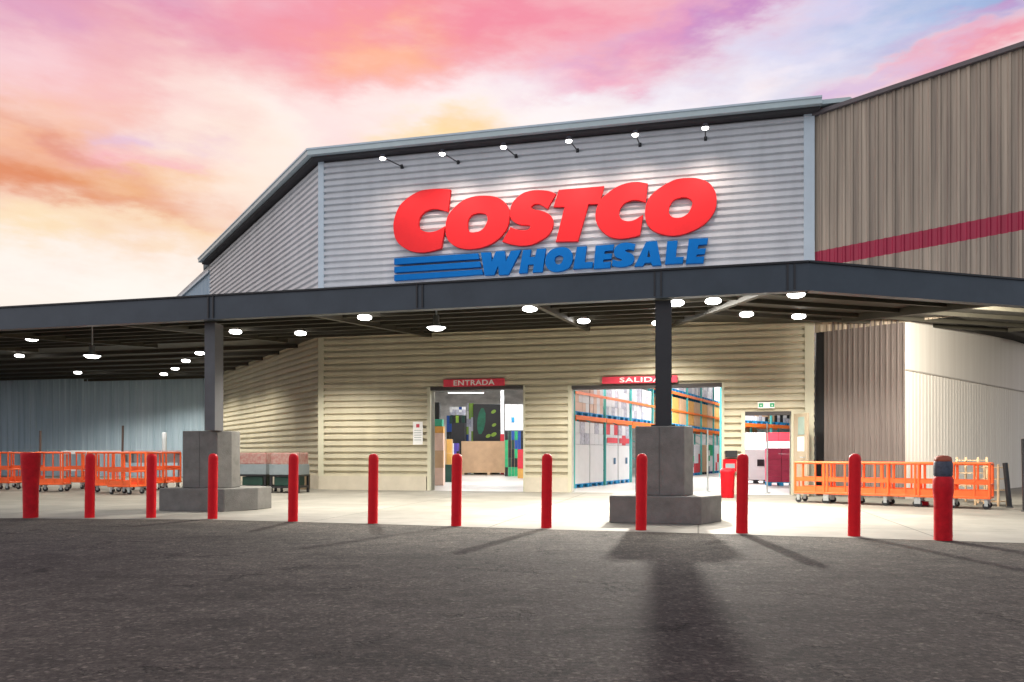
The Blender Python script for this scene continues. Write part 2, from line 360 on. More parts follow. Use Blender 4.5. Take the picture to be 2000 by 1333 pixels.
mb = MB(); mb.face([(FL.x, FL.y, .003), (FR.x, FR.y, .003), (WE.x+8, WE.y, .003), (32, 62, .003), (-26, 62, .003), (SL.x-8, SL.y+12, .003)])
struct('floor', mb, mat('shop_floor', (.52, .49, .45), .35, var=.06))

# ------------------------------------------------------------------ cladding generators
def corr_h(mb, a, b, z0, z1, amp=.036, pitch=.19, mi=0):
    """sheet with horizontal corrugations between plan points a and b"""
    a = Vector(a[:2]); b = Vector(b[:2]); d = (b-a).normalized(); n = Vector((d.y, -d.x))
    zs = []; k = math.floor(z0/pitch)
    while k*pitch < z1:
        zs += [(k+t)*pitch for t in (0, .50, .57, .84) if z0 < (k+t)*pitch < z1]; k += 1
    zs = [z0]+zs+[z1]; vs = []
    def prof(z):
        t = (z/pitch) % 1
        return amp*2*(1 if t < .50 else 1-(t-.50)/.07 if t < .57 else 0 if t < .84 else (t-.84)/.16)
    for z in zs:
        o = prof(z)
        for p in (a, b): q = p+n*o; vs.append((q.x, q.y, z))
    mb.raw(vs, [(2*i, 2*i+1, 2*i+3, 2*i+2) for i in range(len(zs)-1)], mi)
def corr_v(mb, a, b, z0, z1, amp=.03, pitch=.2, mi=0, rib=.3):
    """sheet with vertical ribs"""
    a = Vector(a[:2]); b = Vector(b[:2]); Ln = (b-a).length; d = (b-a).normalized(); n = Vector((d.y, -d.x)); xs = []
    k = 0
    while k*pitch < Ln:
        for t, q in ((0, 0), (1-rib-.16, 0), (1-rib, 1), (.92, 1)):
            s_ = (k+t)*pitch
            if s_ < Ln: xs.append((s_, q*amp))
        k += 1
    xs.append((Ln, 0)); vs = []
    for s_, o in xs:
        p = a+d*s_+n*o; vs += [(p.x, p.y, z0), (p.x, p.y, z1)]
    mb.raw(vs, [(2*i, 2*i+2, 2*i+3, 2*i+1) for i in range(len(xs)-1)], mi)
def slab(mb, a, b, z0, z1, o0, o1, mi=0):         # solid wall piece between two outward offsets
    a = Vector(a[:2]); b = Vector(b[:2]); d = (b-a).normalized(); n = Vector((d.y, -d.x))
    mb.prism([tuple(a+n*o0), tuple(b+n*o0), tuple(b+n*o1), tuple(a+n*o1)], z0, z1, mi)

# ------------------------------------------------------------------ the entrance building
bld = thing('entrance_building', 'warehouse entrance hall clad in horizontal corrugated sheet, grey above and cream below', 'building', (FL.x, FL.y, 0), FA)
uE0, uE1, zE = U(842), U(1023), Z(930, 759)
uS0, uS1, zS = U(1117), U(1410), Z(1260, 755)
uD0, uD1, zD = U(1455), U(1545), Z(1500, 808)
ZC = 4.62; ZT = 9.84; ZP = .41
mb = MB(); corr_h(mb, FL, FR, ZC, ZT); obj('upper_front_cladding', mb, GREY, bld, True)
mb = MB(); corr_h(mb, SL, FL, ZC, ZT); obj('upper_side_cladding', mb, GREY, bld, True)
mb = MB()
for a, b, z in ((0, uE0, ZP), (uE0, uE1, zE+.05), (uE1, uS0, ZP), (uS0, uS1, zS+.05), (uS1, uD0, ZP), (uD0, uD1, zD+.05), (uD1, FW, ZP)):
    corr_h(mb, fp(a), fp(b), z, ZC)
obj('lower_front_cladding', mb, CREAM, bld, True)
mb = MB(); corr_h(mb, SL, FL, ZP, ZC); obj('lower_side_cladding', mb, CREAM, bld, True)
mb = MB()
for a, b in ((-.02, uE0-.12), (uE1+.06, uS0-.10), (uS1+.06, uD0-.1), (uD1+.12, FW-.1)):
    mb = MB(); slab(mb, fp(a), fp(b), 0, ZP, -.02, .10); obj('plinth', mb, PLINTH, bld, True)
mb = MB(); slab(mb, SL, FL, 0, ZP, -.02, .09); obj('plinth', mb, PLINTH, bld, True)
# inner structural wall with the three openings
mb = MB()
for a, b, z in ((0, uE0, 0), (uE0, uE1, zE+.02), (uE1, uS0, 0), (uS0, uS1, zS+.02), (uS1, uD0, 0), (uD0, uD1, zD+.02), (uD1, FW, 0)):
    slab(mb, fp(a), fp(b), z, ZT, -.30, -.03)
slab(mb, SL, FL, 0, ZT, -.30, -.03)
obj('wall', mb, INWALL, bld, True)
# corner and joint trims
mb = MB(); mb.prism([fp(-.07, .08), fp(.11, .08), fp(.11, -.02), fp(-.07, -.02)], ZC, ZT); obj('corner_trim', mb, TRIMG, bld, True)
mb = MB(); mb.prism([fp(-.07, .08), fp(.11, .08), fp(.11, -.02), fp(-.07, -.02)], ZP-.03, ZC-.003); obj('corner_trim', mb, TRIMC, bld, True)
mb = MB(); mb.prism([fp(FW-.26, .09), fp(FW, .09), fp(FW, -.02), fp(FW-.26, -.02)], ZC, ZT); obj('corner_trim', mb, TRIMG, bld, True)
mb = MB(); mb.prism([fp(FW-.24, .09), fp(FW-.02, .09), fp(FW-.02, -.02), fp(FW-.24, -.02)], 0, ZC-.003); obj('corner_trim', mb, TRIMC, bld, True)
mb = MB(); sn = Vector((-sdir.y, sdir.x)) ; mb.prism([tuple(SL+sdir*.15), tuple(SL-sdir*.2), tuple(SL-sdir*.2-Vector((.1, .06))), tuple(SL+sdir*.15-Vector((.1, .06)))], 0, ZC-.003); obj('corner_trim', mb, TRIMC, bld, True)
# eaves: gutter, soffit, roof
so_ = Vector((-(-sdir).y*-1, 0))
sN = Vector(((FL-SL).normalized().y, -(FL-SL).normalized().x))          # outward normal of the side wall
def offs(p, q, r, o):                                                     # mitred corner of two outward offsets
    n1 = Vector(((q-p).normalized().y, -(q-p).normalized().x)); n2 = Vector(((r-q).normalized().y, -(r-q).normalized().x))
    det = n1.x*n2.y-n1.y*n2.x; a = n1.dot(q)+o; b = n2.dot(q)+o
    return Vector(((a*n2.y-b*n1.y)/det, (n1.x*b-n2.x*a)/det))
def band(o0, o1, z0, z1, name, m, ex=0):
    mb = MB(); c0 = offs(SL, FL, FR, o0); c1 = offs(SL, FL, FR, o1); e_ = sdir*.35
    mb.prism([tuple(SL+sN*o0+e_), tuple(SL+sN*o1+e_), tuple(c1), tuple(c0)], z0, z1)
    obj(name, mb, m, bld, True)
    mb = MB(); r0 = FR+fn*o0+fd*ex; r1 = FR+fn*o1+fd*ex
    mb.prism([tuple(c0), tuple(c1), tuple(r1), tuple(r0)], z0, z1)
    obj(name, mb, m, bld, True)
band(.34, .50, 9.91, 10.10, 'gutter', GUTTER, .12)
band(-.1, .335, 9.845, 9.93, 'eaves_soffit', DARK, .1)
band(.50, .53, 10.05, 10.10, 'gutter_lip', TRIMG, .12)
mb = MB(); mb.prism([tuple(offs(SL, FL, FR, .35)), tuple(FR+fn*.35+fd*.8), (30, 37), (30, 60), (-24, 60), tuple(SL+sN*.35)], 9.95, 10.06); obj('roof', mb, GUTTER, bld, True)
# interior shell
mb = MB(); mb.prism([fp(.2, -.31), fp(FW-.1, -.31), (B1.x, B1.y+.4), (32, 38), (32, 60), (-20, 60), (-13.5, 35.6)], 6.6, 6.75); obj('inner_ceiling', mb, INCEIL, bld, True)
mb = MB(); mb.box(-22, 32, 56, 56.3, 0, 6.6); mb.box(31, 31.3, 38, 60, 0, 6.6); slab(mb, (-30, 60), SL, 0, 9.9, -.3, -.05); obj('inner_wall', mb, INWALL, bld, True)
# door surrounds
def surround(u0, u1, z1, nm, jamb=.10, m=TRIMC, head=DARK):
    mb = MB(); mb.prism([fp(u0-jamb, .075), fp(u0, .075), fp(u0, -.32), fp(u0-jamb, -.32)], 0, z1+.06); fr = obj(nm, mb, m, bld, True)
    mb = MB(); mb.prism([fp(u1, .075), fp(u1+jamb*.6, .075), fp(u1+jamb*.6, -.32), fp(u1, -.32)], 0, z1+.06); obj(nm, mb, m, bld, True)
    mb = MB(); mb.prism([fp(u0, .07), fp(u1, .07), fp(u1, -.33), fp(u0, -.33)], z1-.04, z1+.05); obj('door_head', mb, head, bld, True)
surround(uE0, uE1, zE, 'door_jamb'); surround(uS0, uS1, zS, 'door_jamb'); surround(uD0, uD1, zD, 'door_jamb')

# open door leaf of the small exit
h0 = fz(uD1+.08, .10, 0); h1 = P(1579, HZ, 19.15); h1 = Vector((h1.x, h1.y, 0))
rz = math.atan2(h1.y-h0.y, h1.x-h0.x); Ld = (h1-h0).length
dl = thing('exit_door', 'beige door leaf of the small exit, swung open towards the trolleys', 'door', (h0.x, h0.y, .01), rz)
mb = MB(); mb.box(0, Ld, -.03, .02, .01, zD-.04, b=.004); obj('leaf', mb, mat('door_beige', (.42, .34, .24), .6), dl)
mb = MB(); mb.box(Ld*.35, Ld*.8, -.04, -.031, 1.55, 2.0); obj('window', mb, GLASSG, dl)
mb = MB(); mb.tube((Ld*.85, -.03, .98), (Ld*.85, -.1, .98), .012); mb.tube((Ld*.85, -.09, .98), (Ld*.65, -.09, .98), .012); obj('handle', mb, STEEL, dl)
mb = MB(); mb.box(Ld*.30, Ld*.78, -.036, -.0305, 1.13, 1.50); pn = obj('notice', mb, PAPER, dl)

# ------------------------------------------------------------------ brown wing on the right
wing = thing('brown_wing', 'tall brown ribbed warehouse wall with a crimson stripe, right of the entrance hall', 'building', (FR.x, FR.y, 0))
HB = 9.78
mb = MB(); BF = FR+(BR-FR)*.003
def seg(z0, z1, m, a=BF, b=BR, nm='cladding', **k):
    mb = MB(); corr_v(mb, a, b, z0, z1, **k); return obj(nm, mb, m, wing, True)
seg(4.2, 5.88, BROWN); seg(5.88, 6.29, REDST, nm='red_stripe'); seg(6.29, HB, BROWN)
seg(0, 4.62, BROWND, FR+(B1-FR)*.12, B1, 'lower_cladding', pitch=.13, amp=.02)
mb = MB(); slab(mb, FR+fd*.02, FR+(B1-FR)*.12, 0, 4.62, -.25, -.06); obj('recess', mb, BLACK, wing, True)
bd = (BR-FR).normalized(); bn = Vector((bd.y, -bd.x))
mb = MB(); slab(mb, FR, BR, HB, HB+.10, -.3, .12); obj('coping', mb, mat('coping_brown', (.13, .11, .11), .5), wing, True)
mb = MB(); slab(mb, FR+bd*.1, BR, 4.9, HB, -.4, -.02); mb.prism([tuple(BR-bn*.41), tuple(BR+Vector((9, 8))), tuple(BR+Vector((8.7, 8.3))), tuple(BR-bn*.6-bd*.2)], 4.9, HB); obj('wall', mb, BROWND, wing, True)
# white lower wall running back to the right
mb = MB(); corr_v(mb, B1, WE, 0, 3.06, amp=.012, pitch=.22); obj('white_wall', mb, WHITEW, wing, True)
mb = MB(); slab(mb, B1, WE, 3.09, 4.6, -.2, .03); obj('white_band', mb, WHITEW, wing, True)
mb = MB(); slab(mb, B1, WE, 3.06, 3.09, -.2, .045); obj('joint_trim', mb, mat('joint_grey', (.42, .38, .33), .6), wing, True)

# ------------------------------------------------------------------ blue-grey wing on the left
bw = thing('blue_grey_wing', 'blue-grey ribbed warehouse wall behind the trolleys at the far left', 'building', (SL.x, SL.y, 0))
SE = SL+sdir*22; bl0 = Vector((-40, 38.6)); bl1 = Vector((SL.x-.35, 35.75))
mb = MB(); corr_v(mb, SE, SL+sdir*.02, 4.7, 9.45, pitch=.3); obj('upper_cladding', mb, BLUEW, bw, True)
mb = MB(); slab(mb, SE, SL+sdir*.05, 9.45, 9.55, -.2, .12); obj('coping', mb, TRIMG, bw, True)
mb = MB(); corr_v(mb, bl0, bl1, 0, 4.75, pitch=.3); obj('lower_cladding', mb, BLUEW, bw, True)
mb = MB(); slab(mb, bl0, bl1, 4.66, 4.75, -.1, .1); obj('flashing', mb, BLUEP if 0 else TRIMG, bw, True)

# ------------------------------------------------------------------ canopy
can = thing('entrance_canopy', 'dark steel canopy with flat fascia sheltering the whole entrance', 'canopy', (CC.x, CC.y, 0))
ZF0, ZF1 = 3.55, 3.945
def zl(x, y): return 3.86+.085*(Vector((x, y))-CC).dot(nL)
def zr(x, y): return 3.86+.085*(Vector((x, y))-CC).dot(nR)
LE = CC+dL*27; RE = CC+dR*15
D0 = .12
hip = lambda d: CC+Vector((-.023, 1.037))*d
def soff(poly, fn_, name='soffit', th=.1):
    mb = MB(); mb.prism([tuple(p) for p in poly], fn_, (lambda x, y: fn_(x, y)+th)); obj(name, mb, SOFF, can, True)
soff([hip(D0), CC+dL*27+nL*D0, CC+dL*27+nL*8.78, fp(.0, .06) if 0 else FL+fn*.06, FR and hip(8.78)], zl)
soff([hip(D0), CC+dR*15+nR*D0, CC+dR*15+nR*9.5, WE-Vector((.3, .0)), B1+Vector((.02, -.08)), FR+fn*.06+fd*.05, hip(8.78)], zr)
soff([CC+dL*27+nL*8.78, FL+fn*.06, FL+sN*.06, SL+sN*.06, bl1+Vector((0, -.1)), bl0, (-40, 30)], lambda x, y: 3.86+.085*8.78)
# steel members under the sheet
def beam(a, b, za, zb, w, h, nm, m=BEAM):
    a = Vector(a[:2]); b = Vector(b[:2]); d = (b-a).normalized(); n = Vector((d.y, -d.x))*w/2
    vs = [(*(a+n), za-h), (*(a-n), za-h), (*(b-n), zb-h), (*(b+n), zb-h), (*(a+n), za-.004), (*(a-n), za-.004), (*(b-n), zb-.004), (*(b+n), zb-.004)]
    mb = MB(); mb.raw(vs, [(0, 3, 2, 1), (4, 5, 6, 7), (0, 1, 5, 4), (1, 2, 6, 5), (2, 3, 7, 6), (3, 0, 4, 7)]); return obj(nm, mb, m, can, True)
for d in (1.1, 2.1, 3.1, 4.1, 5.1, 6.1, 7.1, 8.1):
    z = 3.86+.085*d
    beam(hip(d), CC+dL*26.5+nL*d, z, z, .06, .09, 'purlin')
for d in (1.1, 2.3, 3.5, 4.7, 5.8):
    z = 3.86+.085*d
    beam(hip(d), CC+dR*14.5+nR*d, z, z, .06, .09, 'purlin')
for s_ in (-.02, 4.6, 9.2, 13.8, 18.4, 23):
    a = CC+dL*s_+nL*.2; b = CC+dL*s_+nL*(8.7)
    if s_ < 0: a, b = hip(.2), hip(8.7)
    beam(a, b, 3.877, 4.6, .12, .16, 'rafter')
for s_ in (5, 10): 
    a = CC+dR*s_+nR*.2; b = CC+dR*s_+nR*(5.2)
    beam(a, b, 3.877, 3.86+.085*5.2, .12, .16, 'rafter')
zz = 3.86+.085*8.78
for k in range(1, 8): beam(FL+sdir*2*k+sN*.1, FL+sdir*2*k+sN*.1+Vector((-16, 4)), zz, zz, .08, .12, 'purlin')
# fascia with its flange and splice plates
def fascia(a, b, n):
    mb = MB(); mb.prism([tuple(a), tuple(b), tuple(b+n*.1), tuple(a+n*.1)], ZF0, ZF1); obj('fascia', mb, FASC, can, True)
    mb = MB(); mb.prism([tuple(a-n*.03), tuple(b-n*.03), tuple(b+n*.34), tuple(a+n*.34)], ZF1, ZF1+.03); obj('roof_edge', mb, BLACK, can, True)
    mb = MB(); mb.prism([tuple(a-n*.004), tuple(b-n*.004), tuple(b+n*.16), tuple(a+n*.16)], ZF0-.025, ZF0); obj('bottom_flange', mb, FASC, can, True)
hc = hip(-.0)
fascia(CC, CC+dL*27, nL); fascia(CC, CC+dR*15, nR)
mb = MB(); mb.prism([tuple(CC+dL*27+nL*.12), tuple(CC+nL*.12), tuple(hip(8.6)), tuple(CC+dL*27+nL*8.6)], lambda x, y: zl(x, y)+.105, lambda x, y: zl(x, y)+.14)
mb.prism([tuple(CC+dR*15+nR*.12), tuple(CC+nR*.12), tuple(hip(8.6)), tuple(CC+dR*13+nR*5)], lambda x, y: zr(x, y)+.105, lambda x, y: zr(x, y)+.14); obj('roof_sheet', mb, TRIMG, can, True)
for px in (412, 820, 1285, 1545):
    Y = 75540/(px+5000); c = Vector(((px-1000)/F*Y, Y))
    for sh in (-.05, .05):
        mb = MB(); q = c+dL*sh; mb.prism([tuple(q-dL*.014-nL*.02), tuple(q+dL*.014-nL*.02), tuple(q+dL*.014), tuple(q-dL*.014)], ZF0+.0, ZF1-.005); obj('splice_plate', mb, COLM, can, True)
# columns
ZPED = 1.52
def column(c, rz, w=.23):
    mb = MB(); M = Matrix.Rotation(rz, 4, 'Z')
    for x0, x1, y0, y1 in ((-w/2, w/2, -w/2, -w/2+.03), (-w/2, w/2, w/2-.03, w/2), (-.02, .02, -w/2+.03, w/2-.03)):
        sub = MB(); sub.box(x0, x1, y0, y1, ZPED, ZF0-.026); mb.raw([tuple((M @ Vector(v))+Vector((c[0], c[1], 0))) for v in sub.v], sub.f)
    for z0, z1 in ((ZPED, ZPED+.03),):
        sub = MB(); sub.box(-w*.75, w*.75, -w*.75, w*.75, z0+.001, z1); mb.raw([tuple((M @ Vector(v))+Vector((c[0], c[1], 0))) for v in sub.v], sub.f)
    obj('column', mb, COLM, can, True)
# the right one is an open H section, the left one a closed square post
c2 = P(1296, HZ, 12.33); column((c2.x, c2.y), FA, .25)
c1 = P(418, HZ, 14.45)
mb = MB(); q = Matrix.Rotation(math.radians(-5), 4, 'Z'); sub = MB(); sub.box(-.10, .10, -.17, .17, ZPED, ZF0-.026)
mb.raw([tuple((q @ Vector(v))+Vector((c1.x, c1.y, 0))) for v in sub.v], sub.f)
obj('column', mb, mat('column_grey', (.11, .11, .115), .5, 0), can, True)

# ------------------------------------------------------------------ concrete pedestals
def ped_poly(f, ch, sd_, back):
    a = Vector((0, 0)); b = a+fd*f; c = b+Vector((.65, .76))*ch; d = c-fn*sd_; 
    e_ = a-fn*back; return [tuple(p) for p in (a, b, c, d, d-fn*.2-fd*(ch*.5), e_+fd*.25-fn*.2, e_)]
ped = thing('concrete_pedestal', 'grey concrete pedestal carrying the canopy column in front of the exit doorway', 'pedestal', (P(1190, HZ, 12.05).x, 12.05, 0), group='concrete pedestals under the canopy columns')
mb = MB(); mb.prism(ped_poly(1.40, .70, .5, 1.15), 0, .43); base = obj('base', mb, CONC, ped)
o_ = Vector((P(1240, HZ, 12.15).x-P(1190, HZ, 12.05).x, .10-.03))
mb = MB(); mb.prism([(x+o_.x, y+o_.y) for x, y in ped_poly(.75, .30, .28, .62)], .43, ZPED); blk = obj('block', mb, CONC, ped)
for o in (base, blk):
    m_ = o.modifiers.new('edge', 'BEVEL'); m_.width = .018; m_.segments = 2; m_.limit_method = 'ANGLE'
mb = MB(); q0 = Vector((o_.x, o_.y))+fd*.375+fn*.001
mb.prism([tuple(q0-fd*.005), tuple(q0+fd*.005), tuple(q0+fd*.005+fn*.003), tuple(q0-fd*.005+fn*.003)], .45, ZPED-.02); obj('joint_line', mb, mat('joint_dark', (.11, .105, .1), .9), ped)
p2 = P(310, HZ, 14.6)
dup(ped, (p2.x, 14.6, 0), label='concrete pedestal carrying the left canopy column, its right faces pale in the light')

# ------------------------------------------------------------------ store sign
def smooth_pts(pts, closed=True, n=8):
    """pts: (x, y) smooth or (x, y, 1) corner"""
    out = []; m = len(pts)
    for i in range(m):
        p0, p1, p2_, p3 = pts[i-1], pts[i], pts[(i+1) % m], pts[(i+2) % m]
        c1_, c2_ = len(p1) > 2, len(p2_) > 2
        P1 = Vector(p1[:2]); P2 = Vector(p2_[:2]); P0 = Vector(p0[:2]) if not c1_ else P1-(P2-P1)*.6; P3 = Vector(p3[:2]) if not c2_ else P2+(P2-P1)*.6
        if c1_ and c2_: out.append(P1); continue
        for k in range(n):
            t = k/n; out.append(.5*((2*P1)+(-P0+P2)*t+(2*P0-5*P1+4*P2-P3)*t*t+(-P0+3*P1-3*P2+P3)*t**3))
    return out
def shape(name, loops, parent, m, A=FL, B=FR, off=.2, th=.12, bev=.006):
    """filled outline of pixel loops on a wall plane, given its true thickness"""
    cu = bpy.data.curves.new('tmp', 'CURVE'); cu.dimensions = '2D'; cu.fill_mode = 'BOTH'; cu.extrude = th/2-bev; cu.bevel_depth = bev; cu.bevel_resolution = 1; cu.offset = -bev*.5
    for lp in loops:
        sp = cu.splines.new('POLY'); uv = [onwall(p[0], p[1], A, B, off)[:2] for p in lp]
        sp.points.add(len(uv)-1)
        for q, (u, z) in zip(sp.points, uv): q.co = (u, z, 0, 1)
        sp.use_cyclic_u = True
    return from_curve(cu, name, parent, m, A, B, off-th/2)
def from_curve(cu, name, parent, m, A, B, off, fx=lambda v: v):
    o = bpy.data.objects.new('tmp', cu); COL.objects.link(o)
    dg = bpy.context.evaluated_depsgraph_get(); me = bpy.data.meshes.new_from_object(o.evaluated_get(dg)); bpy.data.objects.remove(o)
    A = Vector(A[:2]); B = Vector(B[:2]); d = (B-A).normalized(); n = Vector((d.y, -d.x)); M = inv(parent)
    for v in me.vertices:
        u, z, w = fx(v.co); p = A+d*u+n*(off+w); v.co = M @ Vector((p.x, p.y, z))
    me.name = name; me.materials.clear(); me.materials.append(m)
    for p in me.polygons: p.use_smooth = False
    r = bpy.data.objects.new(name, me); COL.objects.link(r); r.parent = parent; return r
cu_ = fz(U(770), .02, Z(770, 547))
sign = thing('store_sign', 'red COSTCO letters over blue WHOLESALE letters on the grey cladding', 'sign', cu_, FA)
def zm(ox, oy, pts): return [((p[0]/6.06+ox, p[1]/6.06+oy) if len(p) == 2 else (p[0]/6.06+ox, p[1]/6.06+oy, 1)) for p in pts]
R1, R2, R3 = (760, 340), (970, 340), (1160, 330)
c = 1
letters = [
 (R1, SIGNR, [[(725,185,c),(695,445,c),(600,420),(520,412),(430,440),(370,500),(345,570),(355,640),(400,675),(480,690),(570,670),(660,620,c),(615,880,c),(500,915),(380,930),(250,910),(130,840),(70,750),(50,620),(70,500),(130,370),(240,270),(360,205),(500,180),(620,178)]]),
 (R1, SIGNR, [[(1130,258),(1250,270),(1350,320),(1410,400),(1425,490),(1400,620),(1330,730),(1220,820),(1080,875),(930,890),(800,865),(710,800),(670,710),(670,600),(700,490),(790,380),(900,300),(1020,265)], [(1080,462),(1140,475),(1165,520),(1155,580),(1110,650),(1050,685),(980,695),(935,670),(925,610),(935,540),(980,485),(1030,465)]]),
 (R2, SIGNR, [[(700,235,c),(600,410,c),(530,365),(480,352),(430,365),(410,395),(440,420),(520,435),(600,465),(650,510),(668,570),(650,660),(590,740),(500,800),(400,840),(280,850),(160,830),(65,800,c),(165,630,c),(230,655),(320,668),(380,655),(400,625),(370,605),(290,600),(220,575),(170,530),(158,450),(175,370),(230,290),(320,225),(430,195),(560,195),(640,210)]]),
 (R2, SIGNR, [[(735,190,c),(1270,145,c),(1215,350,c),(1085,358,c),(960,797,c),(700,803,c),(805,386,c),(675,388,c)]]),
 (R3, SIGNR, [[(635,175,c),(610,395,c),(540,372),(460,370),(370,400),(310,470),(295,540),(330,600),(400,620),(480,605),(580,545,c),(545,785,c),(430,815),(300,828),(180,800),(80,720),(25,620),(25,500),(70,380),(160,290),(280,210),(400,168),(520,155)]]),
 (R3, SIGNR, [[(1100,108),(1230,115),(1350,160),(1420,240),(1450,340),(1440,470),(1370,590),(1270,680),(1130,750),(980,790),(830,780),(700,730),(625,640),(605,520),(630,390),(700,290),(820,200),(960,130)], [(1050,335),(1120,345),(1165,385),(1160,440),(1120,520),(1050,570),(980,582),(910,560),(885,500),(900,430),(950,365)]]),
 (R1, SIGNB, [[(1085,932,c),(1200,928,c),(1212,1045,c),(1262,918,c),(1365,912,c),(1380,1040,c),(1440,912,c),(1560,900,c),(1410,1190,c),(1300,1195,c),(1290,1085,c),(1240,1195,c),(1130,1200,c)]]),
 (R2, SIGNB, [[(312,902,c),(405,896,c),(390,985,c),(455,980,c),(475,890,c),(582,882,c),(540,1158,c),(425,1165,c),(440,1070,c),(372,1075,c),(360,1170,c),(262,1175,c)]]),
 (R2, SIGNB, [[(760,868),(840,880),(893,940),(895,1030),(850,1110),(760,1150),(670,1155),(600,1115),(575,1040),(595,960),(655,895)], [(745,965),(785,985),(780,1030),(745,1070),(700,1060),(685,1020),(700,980)]]),
 (R2, SIGNB, [[(950,865,c),(1065,855,c),(1040,1045,c),(1140,1040,c),(1130,1110,c),(905,1125,c)]]),
 (R2, SIGNB, [[(1172,850,c),(1388,835,c),(1378,905,c),(1280,912,c),(1272,948,c),(1366,942,c),(1356,1005,c),(1263,1012,c),(1258,1046,c),(1352,1040,c),(1342,1110,c),(1148,1121,c)]]),
 (R3, SIGNB, [[(490,892,c),(468,965,c),(420,953),(370,963),(390,985),(450,1010),(478,1060),(455,1118),(390,1150),(300,1162),(212,1146,c),(222,1072,c),(280,1092),(330,1085),(320,1067),(262,1045),(238,1000),(250,935),(310,888),(400,874)]]),
 (R3, SIGNB, [[(620,862,c),(745,855,c),(798,1140,c),(690,1145,c),(676,1108,c),(600,1112,c),(580,1150,c),(480,1155,c)], [(650,950,c),(668,1044,c),(628,1046,c)]]),
 (R3, SIGNB, [[(870,858,c),(990,850,c),(968,1045,c),(1062,1043,c),(1050,1118,c),(842,1128,c)]]),
 (R3, SIGNB, [[(1125,832,c),(1352,820,c),(1338,893,c),(1236,901,c),(1228,948,c),(1325,942,c),(1312,1008,c),(1216,1015,c),(1210,1044,c),(1306,1038,c),(1296,1112,c),(1088,1122,c)]]),
]
for org, m_, loops in letters:
    shape('letter', [[tuple(q) for q in smooth_pts(zm(*org, lp))] for lp in loops], sign, m_)
for q in ([(60,1000),(1052,940),(1064,1005),(60,1073)], [(60,1102),(1072,1036),(1084,1102),(60,1168)], [(60,1197),(1094,1130),(1108,1188),(60,1264)]):
    shape('stripe', [[(x/6.06+760, y/6.06+340) for x, y in q]], sign, SIGNB)

# ------------------------------------------------------------------ flood lamps over the sign
lampspec = [((751, 314), (785, 326)), ((859, 303), (895, 318)), ((979, 291), (1008, 306)), ((1102, 279), (1128, 295)), ((1227, 266), (1250, 284)), ((1357, 255), (1378, 272))]
first = None
for i, ((hx, hy), (ax, ay)) in enumerate(lampspec):
    u, z, w_ = onwall(ax, ay, FL, FR, .05)
    lab = 'small flood lamp on an arm above the sign, %s from the left' % ORD[i]
    if first is None:
        t = thing('sign_lamp', lab, 'lamp', w_, FA, 'flood lamps lighting the store sign'); first = t
        mb = MB(); mb.tube((0, -.02, 0), (-.02, -1.30, -.22), .016); obj('arm', mb, BLACK, t)
        mb = MB(); mb.box(-.04, .04, -.03, .05, -.06, .06, b=.008); obj('wall_bracket', mb, BLACK, t)
        mb = MB(); mb.lathe([(0, .08), (.05, .07), (.08, .02), (.088, -.03)], (-.02, -1.36, -.23), 16); hd = obj('lamp_head', mb, BLACK, t)
        mb = MB(); mb.lathe([(.084, -.026), (.075, -.055), (.04, -.075), (0, -.08)], (-.02, -1.36, -.23), 16); obj('lens', mb, LENSW, hd)
    else: t = dup(first, w_, label=lab)
    ld = bpy.data.lights.new('sign_spot', 'SPOT'); lo = bpy.data.objects.new('bulb', ld); COL.objects.link(lo); lo.parent = t
    ld.energy = P_SIGN*6; ld.spot_size = math.radians(125); ld.spot_blend = 1; ld.shadow_soft_size = .07; ld.color = (1, .80, .70)
    lo.location = (-.02, -1.36, -.38); lo.rotation_euler = (Vector((0, 1.4, -2.6))*-1).to_track_quat('Z', 'Y').to_euler()

# ------------------------------------------------------------------ lamps under the canopy
ZFLAT = 3.86+.085*8.78
def under(px, py, drop=0):
    a = (px-1000)/F; b = (HZ-py)/F; best = None
    for k in range(1000, 4200):
        Y = k*.01; X = a*Y; z = EYE+b*Y; p = Vector((X, Y))
        zc = min(zl(X, Y), zr(X, Y) if X > 4.3 else 99, ZFLAT)
        if z >= zc-drop: return X, Y, zc
    return X, Y, zc
LIT = P_CANOPY
def lens_lamp():
    t = thing('canopy_downlight', '', 'lamp')
    mb = MB(); mb.lathe([(0, 0), (.07, 0), (.075, -.05), (.11, -.062), (.13, -.078)], n=20); obj('housing', mb, mat('fixture_white', (.5, .5, .48), .5), t)
    mb = MB(); mb.lathe([(.11, -.075), (.14, -.09), (.152, -.115), (.14, -.14), (.10, -.16), (.04, -.17), (0, -.171)], n=20); obj('lens', mb, LENS, t)
    return t
proto = lens_lamp(); used = False
spots = [(460, 648, 'beside the left column', 1), (587, 651, 'left of the cream wall corner', 1.9), (712, 620, 'over the cream wall, right of its corner', 3.6), (1035, 603, 'between the two doorways, nearer the fascia', 1.2),
         (1140, 627, 'over the left edge of the exit doorway', 1.9), (1321, 592, 'half hidden by the right column', 1), (1285, 631, 'added by the wall behind the right column to cast shadows over the lot', 19), (1393, 588, 'just right of the right column', 1.2), (1458, 614, 'over the small exit door', 1.7),  # the lamp behind the right column is added to throw the bollard shadows forward
         (1555, 575, 'under the canopy corner, the nearer of two', 1), (1560, 618, 'under the canopy corner, the farther of two', .8), (1996, 594, 'under the right fascia at the picture edge', 7.9),
         (390, 690, 'nearest of the receding row behind the left column', .8), (363, 705, 'second of the receding row at the left', .8), (342, 720, 'third of the receding row at the left', .8), (320, 731, 'farthest of the receding row at the left', .8),
         (62, 662, 'high over the trolleys near the left picture edge', .6), (38, 695, 'low over the trolleys near the left picture edge', .6), (152, 728, 'small and far, over the blue-grey wall', .5)]
